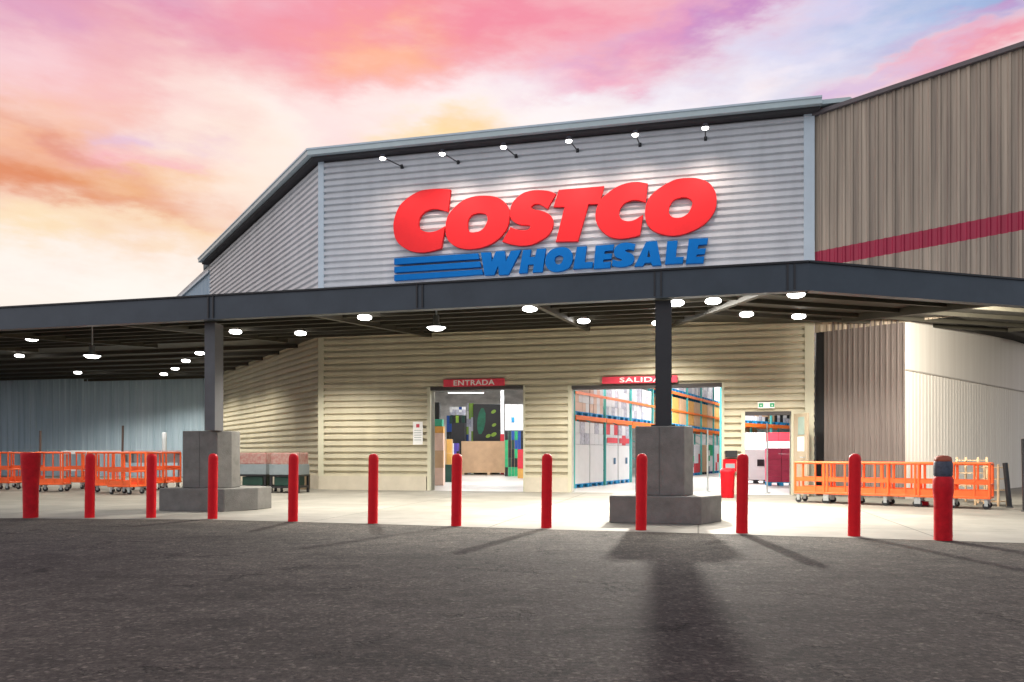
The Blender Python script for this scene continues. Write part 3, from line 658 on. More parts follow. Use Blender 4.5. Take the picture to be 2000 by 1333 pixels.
def add_spot(t, z, k, size=142):
    ld = bpy.data.lights.new('downlight', 'SPOT'); lo = bpy.data.objects.new('bulb', ld); COL.objects.link(lo); lo.parent = t; lo.location = (0, 0, z)
    ld.energy = LIT*k*(.95 if 6 < k < 8 else 1); ld.spot_size = math.radians(size); ld.spot_blend = .5; ld.shadow_soft_size = .12; ld.color = (1, .945, .84)
    if 6 < k < 8: lo.rotation_euler = Vector((-.62, -1, .05)).to_track_quat('Z', 'Y').to_euler(); ld.spot_size = math.radians(115); ld.spot_blend = .7   # turned to the pale wall
    if k > 8: lo.location.z = -.36; lo.rotation_euler = (-math.radians(57), 0, -.05); ld.spot_size = math.radians(74); ld.spot_blend = .5; ld.shadow_soft_size = .13   # this one is tilted out over the lot
for px, py, tx, k in spots:
    X, Y, zc = under(px, py, .12)
    lab = 'bright round ceiling lamp '+tx
    if not used: t = proto; t.location = (X, Y, zc-.01); t['label'] = lab; t['group'] = 'ceiling lamps under the canopy'; used = True
    else: t = dup(proto, (X, Y, zc-.01), label=lab, group='ceiling lamps under the canopy')
    add_spot(t, -.26, k)
# two lamps that hang on rods
pend = None
for px, py, Y, lab in ((852, 634, 14.6, 'hanging lamp on a short rod left of the entrance doorway'), (180, 690, 17.3, 'hanging lamp on a rod above the left trolleys')):
    z = EYE+(HZ-py)/F*Y; X = (px-1000)/F*Y; zc = min(zl(X, Y), ZFLAT); d = zc-z
    t = thing('pendant_lamp', lab, 'lamp', (X, Y, zc-.005), 0, 'hanging lamps under the canopy')
    mb = MB(); mb.tube((0, 0, 0), (0, 0, -d+.16), .018); mb.lathe([(0, 0), (.07, 0), (.07, -.03), (0, -.031)], n=12); obj('rod', mb, STEEL, t)
    mb = MB(); mb.lathe([(0, -d+.17), (.055, -d+.17), (.06, -d+.02), (.10, -d-.02), (.19, -d-.05), (.185, -d-.06)], n=18); obj('shade', mb, STEEL, t)
    mb = MB(); mb.lathe([(.17, -d-.055), (.12, -d-.10), (0, -d-.115)], n=18); obj('lens', mb, LENS, t)
    add_spot(t, -d-.15, .8)

# ------------------------------------------------------------------ signs at the doors
def text(s_, parent, m, u0, u1, z0, z1, off, A=FL, B=FR, bold=.02):
    cu = bpy.data.curves.new('tmp', 'FONT'); cu.body = s_; cu.size = 1; cu.extrude = .01; cu.offset = bold; cu.space_character = 1.08
    o = bpy.data.objects.new('t', cu); COL.objects.link(o); dg = bpy.context.evaluated_depsgraph_get(); me = bpy.data.meshes.new_from_object(o.evaluated_get(dg)); bpy.data.objects.remove(o)
    xs = [v.co.x for v in me.vertices]; ys = [v.co.y for v in me.vertices]; bpy.data.meshes.remove(me)
    x0, x1, y0, y1 = min(xs), max(xs), min(ys), max(ys)
    return from_curve(cu, 'lettering', parent, m, A, B, off, lambda v: (u0+(v.x-x0)/(x1-x0)*(u1-u0), z0+(v.y-y0)/(y1-y0)*(z1-z0), v.z*.3))
def door_sign(nm, word, a, b, w0, w1, lab):
    u0, zt, wp = onwall(a[0], a[1], FL, FR, .14); u1 = onwall(b[0], b[1], FL, FR, .14)[0]; zb = onwall(a[0], b[1], FL, FR, .14)[1]
    t = thing(nm, lab, 'sign', fz(u0, .14, zb), FA)
    mb = MB(); slab(mb, fp(u0), fp(u1), zb, zt, .07, .14); obj('panel', mb, mat('door_sign_red', (.72, .05, .09), .45), t, True)
    text(word, t, PAPER, U(w0, .14), U(w1, .14), zb+(zt-zb)*.14, zt-(zt-zb)*.14, .144)
door_sign('entrance_sign', 'ENTRADA', (866, 742), (985, 756), 886, 966, 'red panel reading ENTRADA over the left doorway')
door_sign('exit_sign', 'SALIDA', (1176, 737), (1323, 750), 1210, 1292, 'red panel reading SALIDA behind the right column')
# green running-man style exit sign: two green marks on a pale panel
u0, zt, wp = onwall(1480, 786, FL, FR, .1); u1 = U(1513, .1); zb = Z(1480, 798, .1)
t = thing('emergency_exit_sign', 'small pale sign with two green marks above the small exit door', 'sign', fz(u0, .1, zb), FA)
mb = MB(); slab(mb, fp(u0), fp(u1), zb, zt, .055, .10); obj('panel', mb, PAPER, t, True)
for q in (0, 1):
    ua = u0+(u1-u0)*(.06+.66*q); ub = ua+(u1-u0)*.26; uc = (ua+ub)/2
    mb = MB(); slab(mb, fp(ua), fp(ub), zb+.03, zt-.03, .101, .105); mb.prism([fp(uc-.012, .106), fp(uc+.012, .106), fp(uc+.012, .108), fp(uc-.012, .108)], zb+.05, zt-.07, 1); obj('green_mark', mb, [mat('exit_green', (.01, .32, .14), .5), PAPER], t, True)
# paper notice
u0, zt, wp = onwall(806, 824, FL, FR, .1); u1 = U(825, .1); zb = Z(806, 869, .1)
t = thing('paper_notice', 'tall white paper notice on the cream wall left of the entrance', 'notice', fz(u0, .1, zb), FA)
mb = MB(); slab(mb, fp(u0), fp(u1), zb, zt, .055, .075); obj('sheet', mb, PAPER, t, True)
mb = MB(); um = (u0+u1)/2
mb.prism([fp(um-.05, .076), fp(um+.05, .076), fp(um+.05, .079), fp(um-.05, .079)], zt-.17, zt-.07); obj('red_mark', mb, mat('notice_red', (.55, .05, .08), .6), t, True)
mb = MB()
for k in range(5): mb.prism([fp(u0+.04, .076), fp(u1-.04, .076), fp(u1-.04, .078), fp(u0+.04, .078)], zt-.26-k*.07, zt-.245-k*.07)
obj('text_lines', mb, GREYP, t, True)

# ------------------------------------------------------------------ bollards
r = .077; H = 1.085
prof = [(r, 0), (r, H-.08), (r*.97, H-.055), (r*.86, H-.03), (r*.62, H-.009), (r*.3, H-.001), (.001, H)]
bases = [(175, 1012), (295, 1012), (415, 1014), (572, 1019), (728, 1023), (891, 1028), (1067, 1032), (1252, 1036), (1449, 1042), (1668, 1048)]
labs = ['red bollard left of the white-topped trolley, worn edges', 'red bollard in front of the trolleys, left of the left pedestal', 'red bollard standing in front of the left pedestal', 'red bollard in front of the stacked display bins', 'red bollard in front of the cream wall, below the paper notice side',
        'red bollard in front of the entrance doorway', 'red bollard between the two doorways', 'red bollard in front of the right pedestal', 'red bollard in front of the red bin and small exit', 'red bollard in front of the right orange trolleys']
b0 = None
for (px, py), lb in zip(bases, labs):
    g = G(px, py)
    if b0 is None:
        mb = MB(); mb.lathe(prof, n=28); b0 = obj('bollard', mb, RED); o = b0
    else: o = b0.copy(); COL.objects.link(o)
    o.location = (g.x, g.y, .004); tag(o, lb, 'bollard', 'red bollards along the apron edge')
    if px == 175: o.rotation_euler = (0, .012, 0)
g = G(60, 1012); mb = MB(); mb.lathe([(.115, 0), (.12, .5), (.15, .98), (.155, 1.07), (.15, 1.10), (.001, 1.10)], n=28); o = obj('bollard', mb, REDW); o.location = (g.x, g.y, .004)
tag(o, 'thick flat-topped dark red bollard at the far left', 'bollard', 'red bollards along the apron edge')
g = G(1842, 1056); t = thing('bollard', 'thick red bollard with a grey-blue band and orange cap at the right', 'bollard', (g.x, g.y, .004), 0, 'red bollards along the apron edge')
mb = MB(); mb.lathe([(.105, 0), (.105, .50), (.118, .62), (.118, .76), (.10, .80)], n=28); obj('post', mb, REDW, t)
mb = MB(); mb.lathe([(.10, .80), (.108, .82), (.110, .90), (.108, .97), (.10, .99)], n=28); obj('band', mb, mat('band_blue', (.055, .065, .095), .6, var=.4, vs=20), t)
mb = MB(); mb.lathe([(.10, .99), (.104, 1.0), (.09, 1.045), (.05, 1.062), (.001, 1.066)], n=28); obj('cap', mb, mat('cap_orange', (.34, .07, .03), .6, var=.3, vs=14), t)
# dark posts at the right
for (px, py, ty, dx, lb) in ((1972, 992, 905, -9, 'thin black post leaning against the pale wall at the right'), (2003, 1000, 858, -3, 'dark post cut by the right picture edge')):
    g = G(px, py); top = P(px+dx, ty, g.y+.1); mb = MB(); d = top-g
    mb.tube((0, 0, 0), tuple(d), .048, 12); mb.lathe([(.07, 0), (.07, .015), (.02, .03)], n=14)
    o = obj('post', mb, BLACK); o.location = (g.x, g.y, .004); tag(o, lb, 'post')

# ------------------------------------------------------------------ orange platform trolleys
def trolley(h, paint, hand=None):
    t = thing('platform_trolley', '', 'trolley')
    lx, ly = .36, .30; r_ = .022
    mb = MB(); mb.box(-lx, lx, -ly, ly, .20, .245, b=.008); obj('deck', mb, paint, t)
    for sx in (-1, 1):
        mb = MB(); x = sx*(lx-.02)
        for sy in (-1, 1): mb.tube((x, sy*(ly-.02), .246), (x, sy*(ly-.02), h), r_+.004)
        mb.tube((x, -ly+.02, h), (x, ly-.02, h), r_+.004); mb.tube((x, -ly+.02, h*.55), (x, ly-.02, h*.55), r_)
        mb.tube((x, 0, .25), (x, 0, h*.55), .014)
        obj('end_frame', mb, paint, t)
    for sy in (-1, 1):
        mb = MB(); y = sy*(ly-.02)
        mb.tube((-lx+.02, y, h), (lx-.02, y, h), r_+.006); mb.box(-lx+.03, lx-.03, y-.008, y+.008, h*.54, h*.64)
        mb.tube((.09, y, h*.6), (.09, y, h), r_*.9)
        mb.tube((.09, y, .25), (.09, y, h*.56), .018)
        mb.box(-lx+.02, lx-.02, y-.006, y+.006, .246, .36)
        obj('side_frame', mb, paint, t)
    for sx in (-1, 1):
        for sy in (-1, 1):
            mb = MB(); x, y = sx*(lx-.08), sy*(ly-.07)
            mb.tube((x, y-.02, .065), (x, y+.02, .065), .062, 14); w = obj('wheel', mb, RUBBER, t)
            mb = MB(); mb.box(x-.03, x+.03, y-.035, y-.025, .06, .20); mb.box(x-.03, x+.03, y+.025, y+.035, .06, .20); obj('fork', mb, STEEL, w)
    return t
tr = trolley(.88, ORANGE)
a = Vector((6.72, 17.05)); dr = Vector((.79, -.61)).normalized(); rzr = math.atan2(dr.y, dr.x)
for i in range(6):
    p = a+dr*.60*i+Vector((random.uniform(-.015, .015), random.uniform(-.03, .03)))
    lab = 'orange platform trolley by the brown wall, %s from the small exit' % ORD[i]
    if i == 0: tr.location = (p.x, p.y, .005); tr.rotation_euler = (0, 0, rzr); tr['label'] = lab; tr['group'] = 'orange trolleys parked by the brown wall'
    else: dup(tr, (p.x, p.y, .005), rzr+random.uniform(-.03, .03), lab, 'orange trolleys parked by the brown wall')
lt = [(-40, 958), (8, 957), (54, 952), (104, 961), (162, 955), (205, 963), (248, 966), (286, 958), (322, 956)]
trl = trolley(1.10, ORANGE); 
for i, (px, py) in enumerate(lt):
    g = G(px, py); lab = 'orange wheeled trolley in front of the blue-grey wall, %s from the left' % ORD[i]
    rz = -.12+random.uniform(-.34, .34)
    if i == 0: trl.location = (g.x, g.y, .005); trl.rotation_euler = (0, 0, rz); trl['label'] = lab; trl['group'] = 'orange trolleys parked at the left'
    else: dup(trl, (g.x, g.y, .005), rz, lab, 'orange trolleys parked at the left')
# white rail of the trolley bay and grey board behind
a_, b_ = P(122, 0, 23.3), P(238, 0, 23.3)
t = thing('trolley_bay_rail', 'white bay rail behind the orange trolleys', 'railing', (a_.x, 23.3, 0))
Lr = b_.x-a_.x
for x in (0, Lr):
    mb = MB(); mb.tube((x, 0, 0), (x, 0, 1.17), .035); obj('post', mb, WHITE, t)
mb = MB(); mb.box(.0, Lr, -.03, .03, 1.06, 1.17, b=.01); obj('top_rail', mb, WHITE, t)
mb = MB(); mb.box(.0, Lr, -.02, .02, .55, .60); obj('lower_rail', mb, WHITE, t)
a_, b_ = P(240, 0, 23.5), P(352, 0, 23.5)
t = thing('grey_barrier', 'grey panel barrier behind the trolleys left of the pedestal', 'barrier', (a_.x, 23.5, 0)); Lr = b_.x-a_.x
mb = MB(); mb.box(0, Lr, -.03, .03, .80, 1.13, b=.01); obj('panel', mb, GREYP, t)
mb = MB(); mb.box(0, Lr, -.035, .035, 1.131, 1.17); obj('top_rail', mb, mat('pale_pink', (.6, .42, .42), .6), t)
for x in (.05, Lr-.05):
    mb = MB(); mb.tube((x, 0, 0), (x, 0, .80), .03); obj('post', mb, GREYP, t)
for px, ty, lb in ((77, 842, 'thin dark pole above the thick bollard at the left'), (238, 832, 'thin dark pole between the two left trolley groups')):
    q = P(px, ty, 23.1); mb = MB(); mb.tube((0, 0, 0), (.03, 0, q.z), .032); mb.lathe([(.09, 0), (.09, .02), (.04, .04)], n=12); o = obj('pole', mb, mat('pole_brown', (.10, .07, .06), .6)); o.location = (q.x, q.y, .004); tag(o, lb, 'pole')
q = P(321, 845, 34); mb = MB(); mb.lathe([(.10, 0), (.10, q.z-.30), (.10, q.z-.03), (.06, q.z), (.001, q.z)], n=14); o = obj('post', mb, mat('post_pale', (.42, .44, .47), .6)); o.location = (q.x, q.y, .004); tag(o, 'small white post by the far end of the blue-grey wall', 'post')

# display bins left of the cream corner
def bin_(px, Y, w, h, rz, lab):
    q = P(px, HZ, Y); t = thing('display_bin', lab, 'bin', (q.x, q.y, .004), rz, 'display bins by the cream side wall')
    d = .7
    mb = MB(); 
    for sx in (-1, 1):
        for sy in (-1, 1): mb.box(sx*(w/2-.03)-.03, sx*(w/2-.03)+.03, sy*(d/2-.03)-.03, sy*(d/2-.03)+.03, 0, .5)
    mb.box(-w/2, w/2, -d/2, d/2, .14, .19); mb.box(-w/2, w/2, -d/2, d/2, .45, .50); obj('frame', mb, BLACK, t)
    mb = MB(); mb.box(-w/2+.12, w/2-.12, -d/2+.05, d/2-.05, .20, .44, b=.01); obj('crate', mb, DGREEN, t)
    mb = MB(); mb.box(-w/2, w/2, -d/2, d/2, .50, .78, b=.01); mb.box(-w/2-.004, -w/2+.07, -d/2-.004, -d/2+.05, .50, .79); mb.box(w/2-.07, w/2+.004, -d/2-.004, -d/2+.05, .50, .79); obj('bin', mb, GREYP, t)
    mb = MB(); mb.box(-w/2+.02, w/2-.02, -d/2+.02, d/2-.02, .781, h, b=.02); obj('packs', mb, mat('packs_red', (.34, .10, .09), .6, var=.5, vs=9, col2=(.42, .32, .28)), t)
bin_(503, 21.6, .84, 1.10, -.15, 'grey bin of red packs nearest the left pedestal')
bin_(566, 21.2, .84, 1.10, -.15, 'grey bin of red packs nearer the cream wall corner')
q = P(596, 0, 22.9); t = thing('service_box', 'low brown box at the foot of the cream wall corner', 'box', (q.x-.1, q.y+.15, .004), FA)
mb = MB(); mb.box(-.16, .16, -.14, .14, 0, .43, b=.01); obj('body', mb, mat('box_brown', (.17, .12, .07), .7), t); mb = MB(); mb.box(-.17, .17, -.15, .15, .431, .46, b=.005); obj('lid', mb, mat('box_lid', (.3, .25, .18), .7), t)

# red litter bin by the small exit, with the hose box above it
q = G(1421, 973); t = thing('litter_bin', 'round red litter bin beside the small exit', 'bin', (q.x, q.y, .004))
mb = MB(); mb.lathe([(.145, 0), (.155, .02), (.17, .60), (.175, .62)], n=24); obj('body', mb, REDW, t)
mb = MB(); mb.lathe([(.18, .62), (.18, .66), (.15, .70), (.10, .72), (.001, .73)], n=24); obj('lid', mb, RED, t)
u0, zt, _ = onwall(1417, 880, FL, FR, .2); u1 = U(1440, .2)
t = thing('fire_hose_box', 'black and red fire point on the wall above the litter bin', 'box', fz(u0, .2, .5), FA)
mb = MB(); slab(mb, fp(u0), fp(u1), .98, 1.16, .05, .2); obj('black_box', mb, BLACK, t, True)
mb = MB(); slab(mb, fp(u0-.06), fp(u1-.02), .62, .93, .05, .2); obj('red_cabinet', mb, RED, t, True)
mb = MB(); slab(mb, fp(u0+.0), fp(u1-.06), .70, .82, .2, .205); obj('window', mb, GREYP, t, True)
q = G(1801, 989); t = thing('wheel_stop', 'low dark red block on the floor in front of the trolleys', 'block', (q.x, q.y, .004), rzr)
mb = MB(); mb.box(-.12, .12, -.09, .09, 0, .10, b=.02); obj('body', mb, REDW, t); mb = MB(); mb.box(-.13, .13, -.1, .1, 0, .02); obj('foot', mb, BLACK, t)
# tan slatted racks at the right
for i, (px, py, h) in enumerate(((1898, 982, 1.0), (1936, 988, .86))):
    q = G(px, py); t = thing('wooden_crate_rack', ('taller' if i == 0 else 'lower')+' tan slatted rack near the pale wall at the right', 'rack', (q.x, q.y, .004), .6, 'tan racks by the pale wall')
    for sx in (-1, 1):
        for sy in (-1, 1):
            mb = MB(); mb.box(sx*.2-.018, sx*.2+.018, sy*.22-.018, sy*.22+.018, 0, h); obj('upright', mb, TAN, t)
    for k in range(4):
        mb = MB(); z = .08+k*(h-.16)/3
        for y in (-.16, -.05, .06, .17): mb.box(-.22, .22, y-.035, y+.035, z, z+.02)
        obj('shelf', mb, TAN, t)

# ------------------------------------------------------------------ goods
def pallet(mb, w, d, mi=0):
    for y in (-d/2+.05, 0, d/2-.05): mb.box(-w/2, w/2, y-.045, y+.045, .02, .10, mi) if 0 else None
    for x in (-w/2+.08, 0, w/2-.08):
        for y in (-d/2+.06, 0, d/2-.06): mb.box(x-.07, x+.07, y-.05, y+.05, .0, .10, mi)
    for k in range(5):
        y = -d/2+.06+k*(d-.12)/4; mb.box(-w/2, w/2, y-.055, y+.055, .10, .125, mi)
def cartons(mb, w, d, z0, z1, nx, nz, g=.006, mis=(0,)):
    for i in range(nx):
        for k in range(nz):
            for j in range(2):
                x0 = -w/2+w*i/nx; zz0 = z0+(z1-z0)*k/nz; e_ = random.uniform(0, .012)
                mb.box(x0+g, x0+w/nx-g, -d/2+d*j/2+g+e_, -d/2+d*(j+1)/2-g, zz0+.002, zz0+(z1-z0)/nz-g*.5, random.choice(mis))
def load(name, lab, cat, loc, rz, grp, body, pal=None, w=1.2, d=1.0, h=1.3, nx=3, nz=3, extra=None):
    t = thing(name, lab, cat, loc, rz, grp); z0 = 0
    if pal: mb = MB(); pallet(mb, w, d); obj('pallet', mb, pal, t); z0 = .127
    mb = MB(); bs = body if isinstance(body, (list, tuple)) else [body]
    cartons(mb, w, d, z0, h, nx, nz, mis=range(len(bs))); obj('cartons', mb, bs, t)
    if extra: extra(t, w, d, h)
    return t
# pallet racking seen through the exit doorways
rs = Vector((1.857, 23.6)); rdv = Vector((.4565, .8897)); rb = Vector((-.8897, .4565)); RZ = math.atan2(rdv.y, rdv.x)
rack = thing('pallet_rack', 'long orange and teal pallet racking seen through the exit doorway', 'rack', (rs.x, rs.y, .004), RZ)
for k in range(12):
    x = .1+2.76*k
    mb = MB()
    for y in (0, 1.0): mb.box(x-.028, x+.028, y-.04, y+.04, 0, 5.4)
    for z in (.5, 1.2, 1.9, 2.6, 3.3, 4.0): mb.tube((x, .04, z), (x, .96, z+.45), .018, 6)
    obj('upright', mb, TEAL, rack)
    if k < 11:
        for z, hh in ((2.13, .14), (2.93, .08), (3.68, .12)):
            mb = MB(); mb.box(x+.03, x+2.73, -.065, -.02, z, z+hh); mb.box(x+.052, x+2.708, 1.0, 1.05, z, z+hh); obj('beam', mb, RACKO, rack)
WG = mat('printed_white', (.72, .72, .74), .6, var=.06, vs=12)
PR = mat('printed_grey', (.45, .45, .52), .6, var=.4, vs=10)
RP = mat('printed_red', (.62, .03, .05), .55, var=.1)
def rp(s_, y=.5): p = rs+rdv*s_+rb*y; return p
cnt = {}
def rl(level, s_, z, body, pal, h, nx=3, nz=3, kind='carton stack', w=1.2, extra=None):
    cnt[level] = cnt.get(level, 0)+1; p = rp(s_)
    load('carton_stack', '%s on the %s racking level, %s from its near end' % (kind, level, ORD[cnt[level]-1]), 'cartons', (p.x, p.y, z), RZ, 'goods on the pallet racking', body, pal, h=h, nx=nx, nz=nz, w=w, extra=extra)
def vis(s_): return s_ < 8.6 or 10.6 < s_ < 21.5 or s_ > 27.2
for i in range(24):
    s_ = .1+2.76*(i//2)+(.74 if i % 2 == 0 else 2.02)
    if s_ > 33 or not vis(s_): continue
    if s_ < 2.8: b_, kd = [PEACH, WG], 'peach and white carton stack'
    elif s_ < 9: b_, kd = [WG, WG, PR], 'white printed carton stack'
    else: b_, kd = ([CARD] if i % 2 else [CARD, CARDO]), 'brown carton stack'
    rl('middle', s_, 2.275, b_, BLUEP, 1.30, 4 if s_ < 9 else 1, 4 if s_ < 9 else 1, kd)
    if s_ > 4: rl('top', s_, 3.805, [WG, PR], BLUEP, 1.2, 3, 3, 'white carton stack')
    if s_ < 5.3:
        def ex(t, w, d, h):
            mb = MB(); mb.box(-.52, .52, -d/2-.012, -d/2+.0, 1.44, 1.62); obj('red_band', mb, RP, t) if s_ > 2.8 else None
            mb = MB(); mb.box(.15, .33, -d/2-.012, -d/2, .70, .92); obj('dark_label', mb, mat('label_blue', (.03, .12, .22), .6), t) if s_ > 2.8 else None
        rl('ground', s_, .005, [WHITE], BLUEP, 1.36, 1, 1, 'white appliance carton', extra=ex)
        p = rp(s_); load('carton_stack', 'printed cartons on the white appliance carton, %s from the near end' % ORD[i], 'cartons', (p.x, p.y, 1.37), RZ, 'goods on the pallet racking', [WG, PR, WG, RP if s_ > 2.8 else PR], None, h=.72, nx=3, nz=2)
    elif s_ > 14:
        k2 = i % 3
        rl('ground', s_, .005, [[CARD], [GREEN, WHITE, GREYP], [RP, WG]][k2], [BLACK, NAVY, BLUEP][k2], 1.5, [1, 2, 3][k2], [1, 5, 3][k2], ['tall brown carton', 'green and white crate stack', 'red and white carton stack'][k2])
# goods behind the small exit door
r2 = P(1446, 0, 33.5); rack2 = thing('pallet_rack', 'short orange racking seen through the small exit door', 'rack', (r2.x, 33.5, .004), math.radians(45))
for k in range(3):
    x = .1+2.76*k; mb = MB()
    for y in (0, 1.0): mb.box(x-.05, x+.05, y-.04, y+.04, 0, 4.4)
    for z in (.5, 1.2, 1.9, 2.6, 3.3): mb.tube((x, .04, z), (x, .96, z+.45), .018, 6)
    obj('upright', mb, TEAL, rack2)
    if k < 2:
        for z, hh in ((2.25, .16), (3.5, .12)):
            mb = MB(); mb.box(x+.03, x+2.73, -.065, -.02, z, z+hh); mb.box(x+.052, x+2.708, 1.0, 1.05, z, z+hh); obj('beam', mb, RACKO, rack2)
        for q_ in (.74, 2.02):
            p = Vector((r2.x, 33.5))+Vector((.7071, .7071))*(x-.1+q_)+Vector((-.7071, .7071))*.5
            load('carton_stack', 'mixed carton stack on the short racking behind the small exit, %s from its near end' % ORD[2*k+(q_ > 1)], 'cartons', (p.x, p.y, 2.415), math.radians(45), 'goods on the short racking', [PR, WG, CARD, BLACK], BLUEP, 1.15, 1.0, .95, 4, 4)
def blacksq(t, w, d, h):
    mb = MB(); mb.box(.02, .26, -d/2-.01, -d/2+.001, .62, .86); obj('label', mb, BLACK, t)
q = G(1483, 945); load('appliance_carton', 'white appliance carton with a black square, seen through the small exit', 'carton', (q.x, q.y+.4, .005), FA, None, [WHITE], BLACK, .86, .8, 1.22, 1, 1, blacksq)
q = G(1531, 950); load('pink_crate_stack', 'stack of pink crates on a blue pallet, seen through the small exit', 'crates', (q.x+.02, q.y+.4, .005), FA, None, [PINK], BLUEP, .92, .8, 1.25, 2, 6)
q = G(1500, 936); load('carton_stack', 'red and white promotional cartons behind the white appliance carton', 'cartons', (q.x, q.y+.4, .005), FA, None, [RP, WG, WG], BLUEP, 2.0, 1, 1.95, 4, 5)
q = G(1521, 968); mb = MB(); mb.tube((0, 0, 0), (0, 0, 1.9), .022); mb.lathe([(.09, 0), (.09, .02), (.03, .03)], n=12); o = obj('steel_pole', mb, STEEL); o.location = (q.x, q.y+.9, .005); tag(o, 'thin steel pole just inside the small exit', 'pole')
q = G(1399, 966); mb = MB(); mb.tube((0, 0, 0), (0, 0, 1.75), .025); mb.lathe([(.09, 0), (.09, .02), (.03, .03)], n=12); o = obj('steel_pole', mb, STEEL); o.location = (q.x, q.y+.9, .005); tag(o, 'thin steel pole inside the right edge of the exit doorway', 'pole')
# goods inside the entrance doorway
q = G(956, 928); wY = q.y; k_ = wY/F
load('bulk_box', 'wide plain cardboard bulk box on a pallet inside the entrance', 'box', (q.x, q.y+.6, .005), FA*.3, None, [CARD], TAN, 108*k_, 1.2, 62*k_+.1, 1, 1)
q2 = P(951, 862, wY+1.9)
t = thing('display_board', 'black display board with green and lime shapes behind the bulk box', 'display', (q2.x, q2.y, .005), 0)
w_, zt, zb = 54*q2.y/F, P(0, 790, q2.y).z, P(0, 864, q2.y).z
mb = MB(); mb.box(-w_/2, w_/2, -.05, .05, zb-.2, zt, b=.02); obj('board', mb, BLACK, t)
mb = MB(); mb.box(-w_/2+.05, w_/2-.05, -.4, .4, 0, zb-.2, b=.02); obj('cabinet', mb, BLACK, t)
def flat(cx, cz, sx, sz, rot, n=10):
    return [(cx+sx*math.cos(a_)*math.cos(rot)-sz*math.sin(a_)*math.sin(rot), cz+sx*math.cos(a_)*math.sin(rot)+sz*math.sin(a_)*math.cos(rot)) for a_ in [2*math.pi*i/n for i in range(n)]]
def decal(mb, pts, y): mb.raw([(x, y, z) for x, z in pts]+[(x, y+.01, z) for x, z in pts], [tuple(range(len(pts))), tuple(range(len(pts), 2*len(pts)))[::-1]]+[(i, (i+1) % len(pts), len(pts)+(i+1) % len(pts), len(pts)+i) for i in range(len(pts))])
mb = MB(); hh = zt-zb
decal(mb, flat(-w_*.20, zb+hh*.55, w_*.15, hh*.36, -.1), -.063); obj('green_shape', mb, LEAF, t)
mb = MB()
for cx, cz, s_ in ((.24, .80, .09), (.26, .45, .08), (.05, .16, .09), (.25, .2, .10)): decal(mb, flat(w_*cx, zb+hh*cz, w_*s_*1.1, hh*s_*.5, .5), -.063)
obj('lime_shape', mb, LIME, t)
def item(nm, lab, cat, x0, x1, y0, Y, m, d=.7, nx=1, nz=1, ybot=None, grp='goods inside the entrance doorway', extra=None):
    """goods standing at depth Y, spanning the given pixels; they reach the floor unless ybot is given"""
    w = (x1-x0)*Y/F; zt = P(0, y0, Y).z; zb = .005 if ybot is None else P(0, ybot, Y).z; p = P((x0+x1)/2, 0, Y)
    ms = m if isinstance(m, (list, tuple)) else [m]
    t = thing(nm, lab, cat, (p.x, p.y+d/2, zb), 0, grp); mb = MB(); cartons(mb, w, d, 0, zt-zb, nx, nz, mis=range(len(ms))); obj('packs', mb, ms, t)
    if extra: extra(t, w, d, zt-zb)
    return t
item('carton_stack', 'tall tan cartons at the left inside the entrance', 'cartons', 843, 866, 846, 25.8, [CARD, PEACH], nx=1, nz=3)
item('carton_stack', 'amber cartons behind the tan ones inside the entrance', 'cartons', 862, 882, 858, 29.5, [CARDO, CARD], nx=2, nz=3)
item('carton_stack', 'amber carton topping the tan cartons at the entrance left', 'cartons', 843, 866, 833, 26.0, CARDO, d=.6, ybot=846)
item('green_crate', 'small green crate on top of the amber cartons', 'crate', 843, 864, 819, 26.1, mat('mint_plastic', (.05, .42, .27), .5), d=.5, ybot=833)
item('speaker_box', 'black box high on the left goods inside the entrance', 'box', 844, 858, 786, 26.2, BLACK, d=.5, ybot=819)
item('carton_stack', 'white and violet printed cartons left of the bulk box', 'cartons', 872, 896, 866, 37.5, [WG, mat('violet_print', (.08, .05, .30), .5), BLACK, PR], nx=5, nz=4)
item('dark_crate', 'black crate left of the bulk box', 'crate', 882, 908, 826, 40, BLACK, nx=1, nz=2)
item('dark_shelf', 'navy shelf unit behind the bulk box', 'shelf', 872, 914, 812, 43, [NAVY, BLACK, DGREEN, BLACK, LIME, WG], nx=7, nz=7)
item('white_carton', 'white cartons on the navy shelf unit', 'carton', 878, 908, 795, 43.1, [WHITE, WHITE, PR, NAVY], nx=5, nz=3, ybot=811)
item('banner_stand', 'tall blue and white banner left of the display board', 'banner', 911, 920, 788, 41, [PR, WG, NAVY, LIME], d=.2, nx=2, nz=9)
item('banner_stand', 'tall blue and lime banner touching the display board', 'banner', 920, 926, 788, 41.5, [NAVY, LIME, WG], d=.2, nx=1, nz=5)
item('red_canister', 'small red canister right of the display board', 'canister', 977, 985, 848, 38.5, RP, d=.3)
item('dark_goods', 'dark green and navy goods under the white cabinets', 'goods', 986, 1024, 842, 36, [DGREEN, BLACK, BLACK, NAVY, GREEN], nx=6, nz=5)
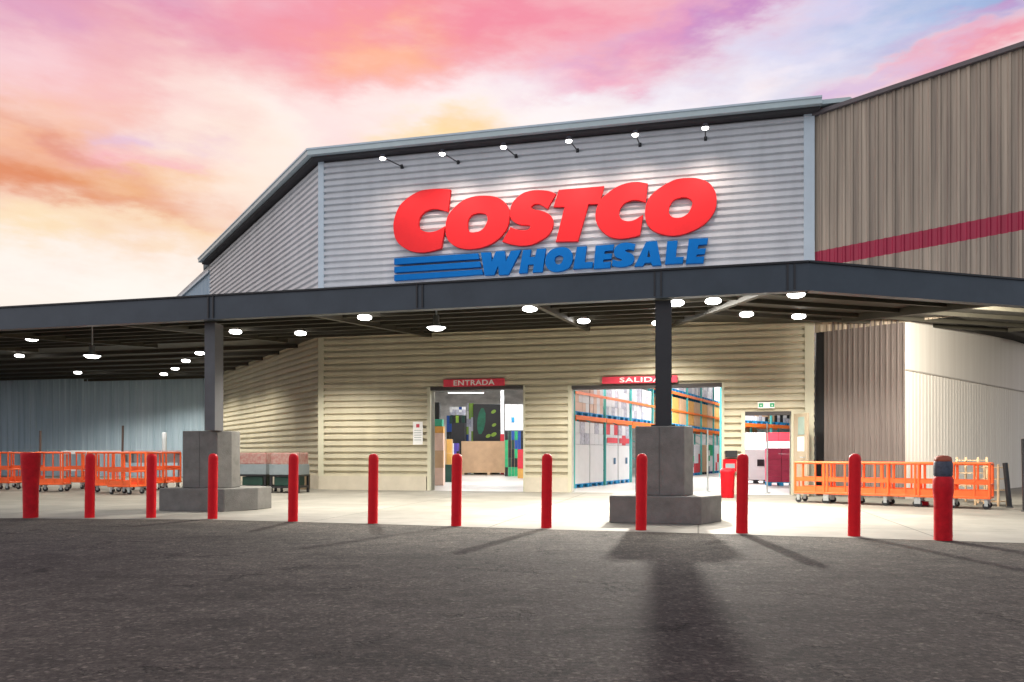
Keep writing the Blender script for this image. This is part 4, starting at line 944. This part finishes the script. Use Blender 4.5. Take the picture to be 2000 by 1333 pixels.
def blm(t, w, d, h):
    mb = MB(); mb.box(-w*.15, -w*.02, -d/2-.015, -d/2-.0, h*.3, h*.5); obj('blue_mark', mb, BLUEP, t)
item('white_cabinet', 'tall white cabinets at the right inside the entrance', 'cabinet', 986, 1024, 790, 36.1, WHITE, nx=3, nz=1, ybot=841, extra=blm)
item('fruit_crate', 'amber and red crate at the right edge of the entrance', 'crate', 1011, 1026, 878, 33, [CARDO, RP], nx=1, nz=3)
item('teal_pallet', 'flat teal pallet load left of the entrance bollard', 'pallet', 855, 884, 908, 28.7, DGREEN, nx=2, nz=1)
p = P(980, 0, 33); mb = MB(); mb.box(-.09, .09, -.09, .09, 0, 6.58, b=.01); mb.box(-.16, .16, -.16, .16, 0, .03); o = obj('hall_column', mb, WHITE); o.location = (p.x, 43.5, .005); o.location.x = P(981, 0, 43.5).x; tag(o, 'white steel column standing inside the entrance hall', 'column')

# ceiling strip lights of the sales hall
sp_ = None
for i, (x, y) in enumerate(((-4, 27.5), (3.0, 27.0), (-2, 34), (9.5, 31), (0, 42), (12, 42), (-3, 50), (14, 51))):
    lab = 'white strip light on the sales hall ceiling, %s from the doors' % ORD[i]
    if sp_ is None:
        sp_ = thing('strip_light', lab, 'lamp', (x, y, 6.59), 0, 'strip lights of the sales hall'); t = sp_
        mb = MB(); mb.box(-1.2, 1.2, -.12, .12, -1.58, -1.5, b=.01); obj('housing', mb, WHITE, t)
        for hx in (-1, 1):
            mb = MB(); mb.tube((hx, 0, 0), (hx, 0, -1.5), .015, 6); obj('hanger', mb, STEEL, t)
        mb = MB(); mb.box(-1.15, 1.15, -.09, .09, -1.60, -1.581); obj('diffuser', mb, TUBE, t)
    else: t = dup(sp_, (x, y, 6.59), label=lab)
    ld = bpy.data.lights.new('strip', 'AREA'); ld.shape = 'RECTANGLE'; ld.size = 2.3; ld.size_y = .4; ld.energy = P_IN*(1.5 if i in (1, 3) else .34); ld.color = (.97, .98, 1)
    lo = bpy.data.objects.new('tube', ld); COL.objects.link(lo); lo.parent = t; lo.location = (0, 0, -1.64)
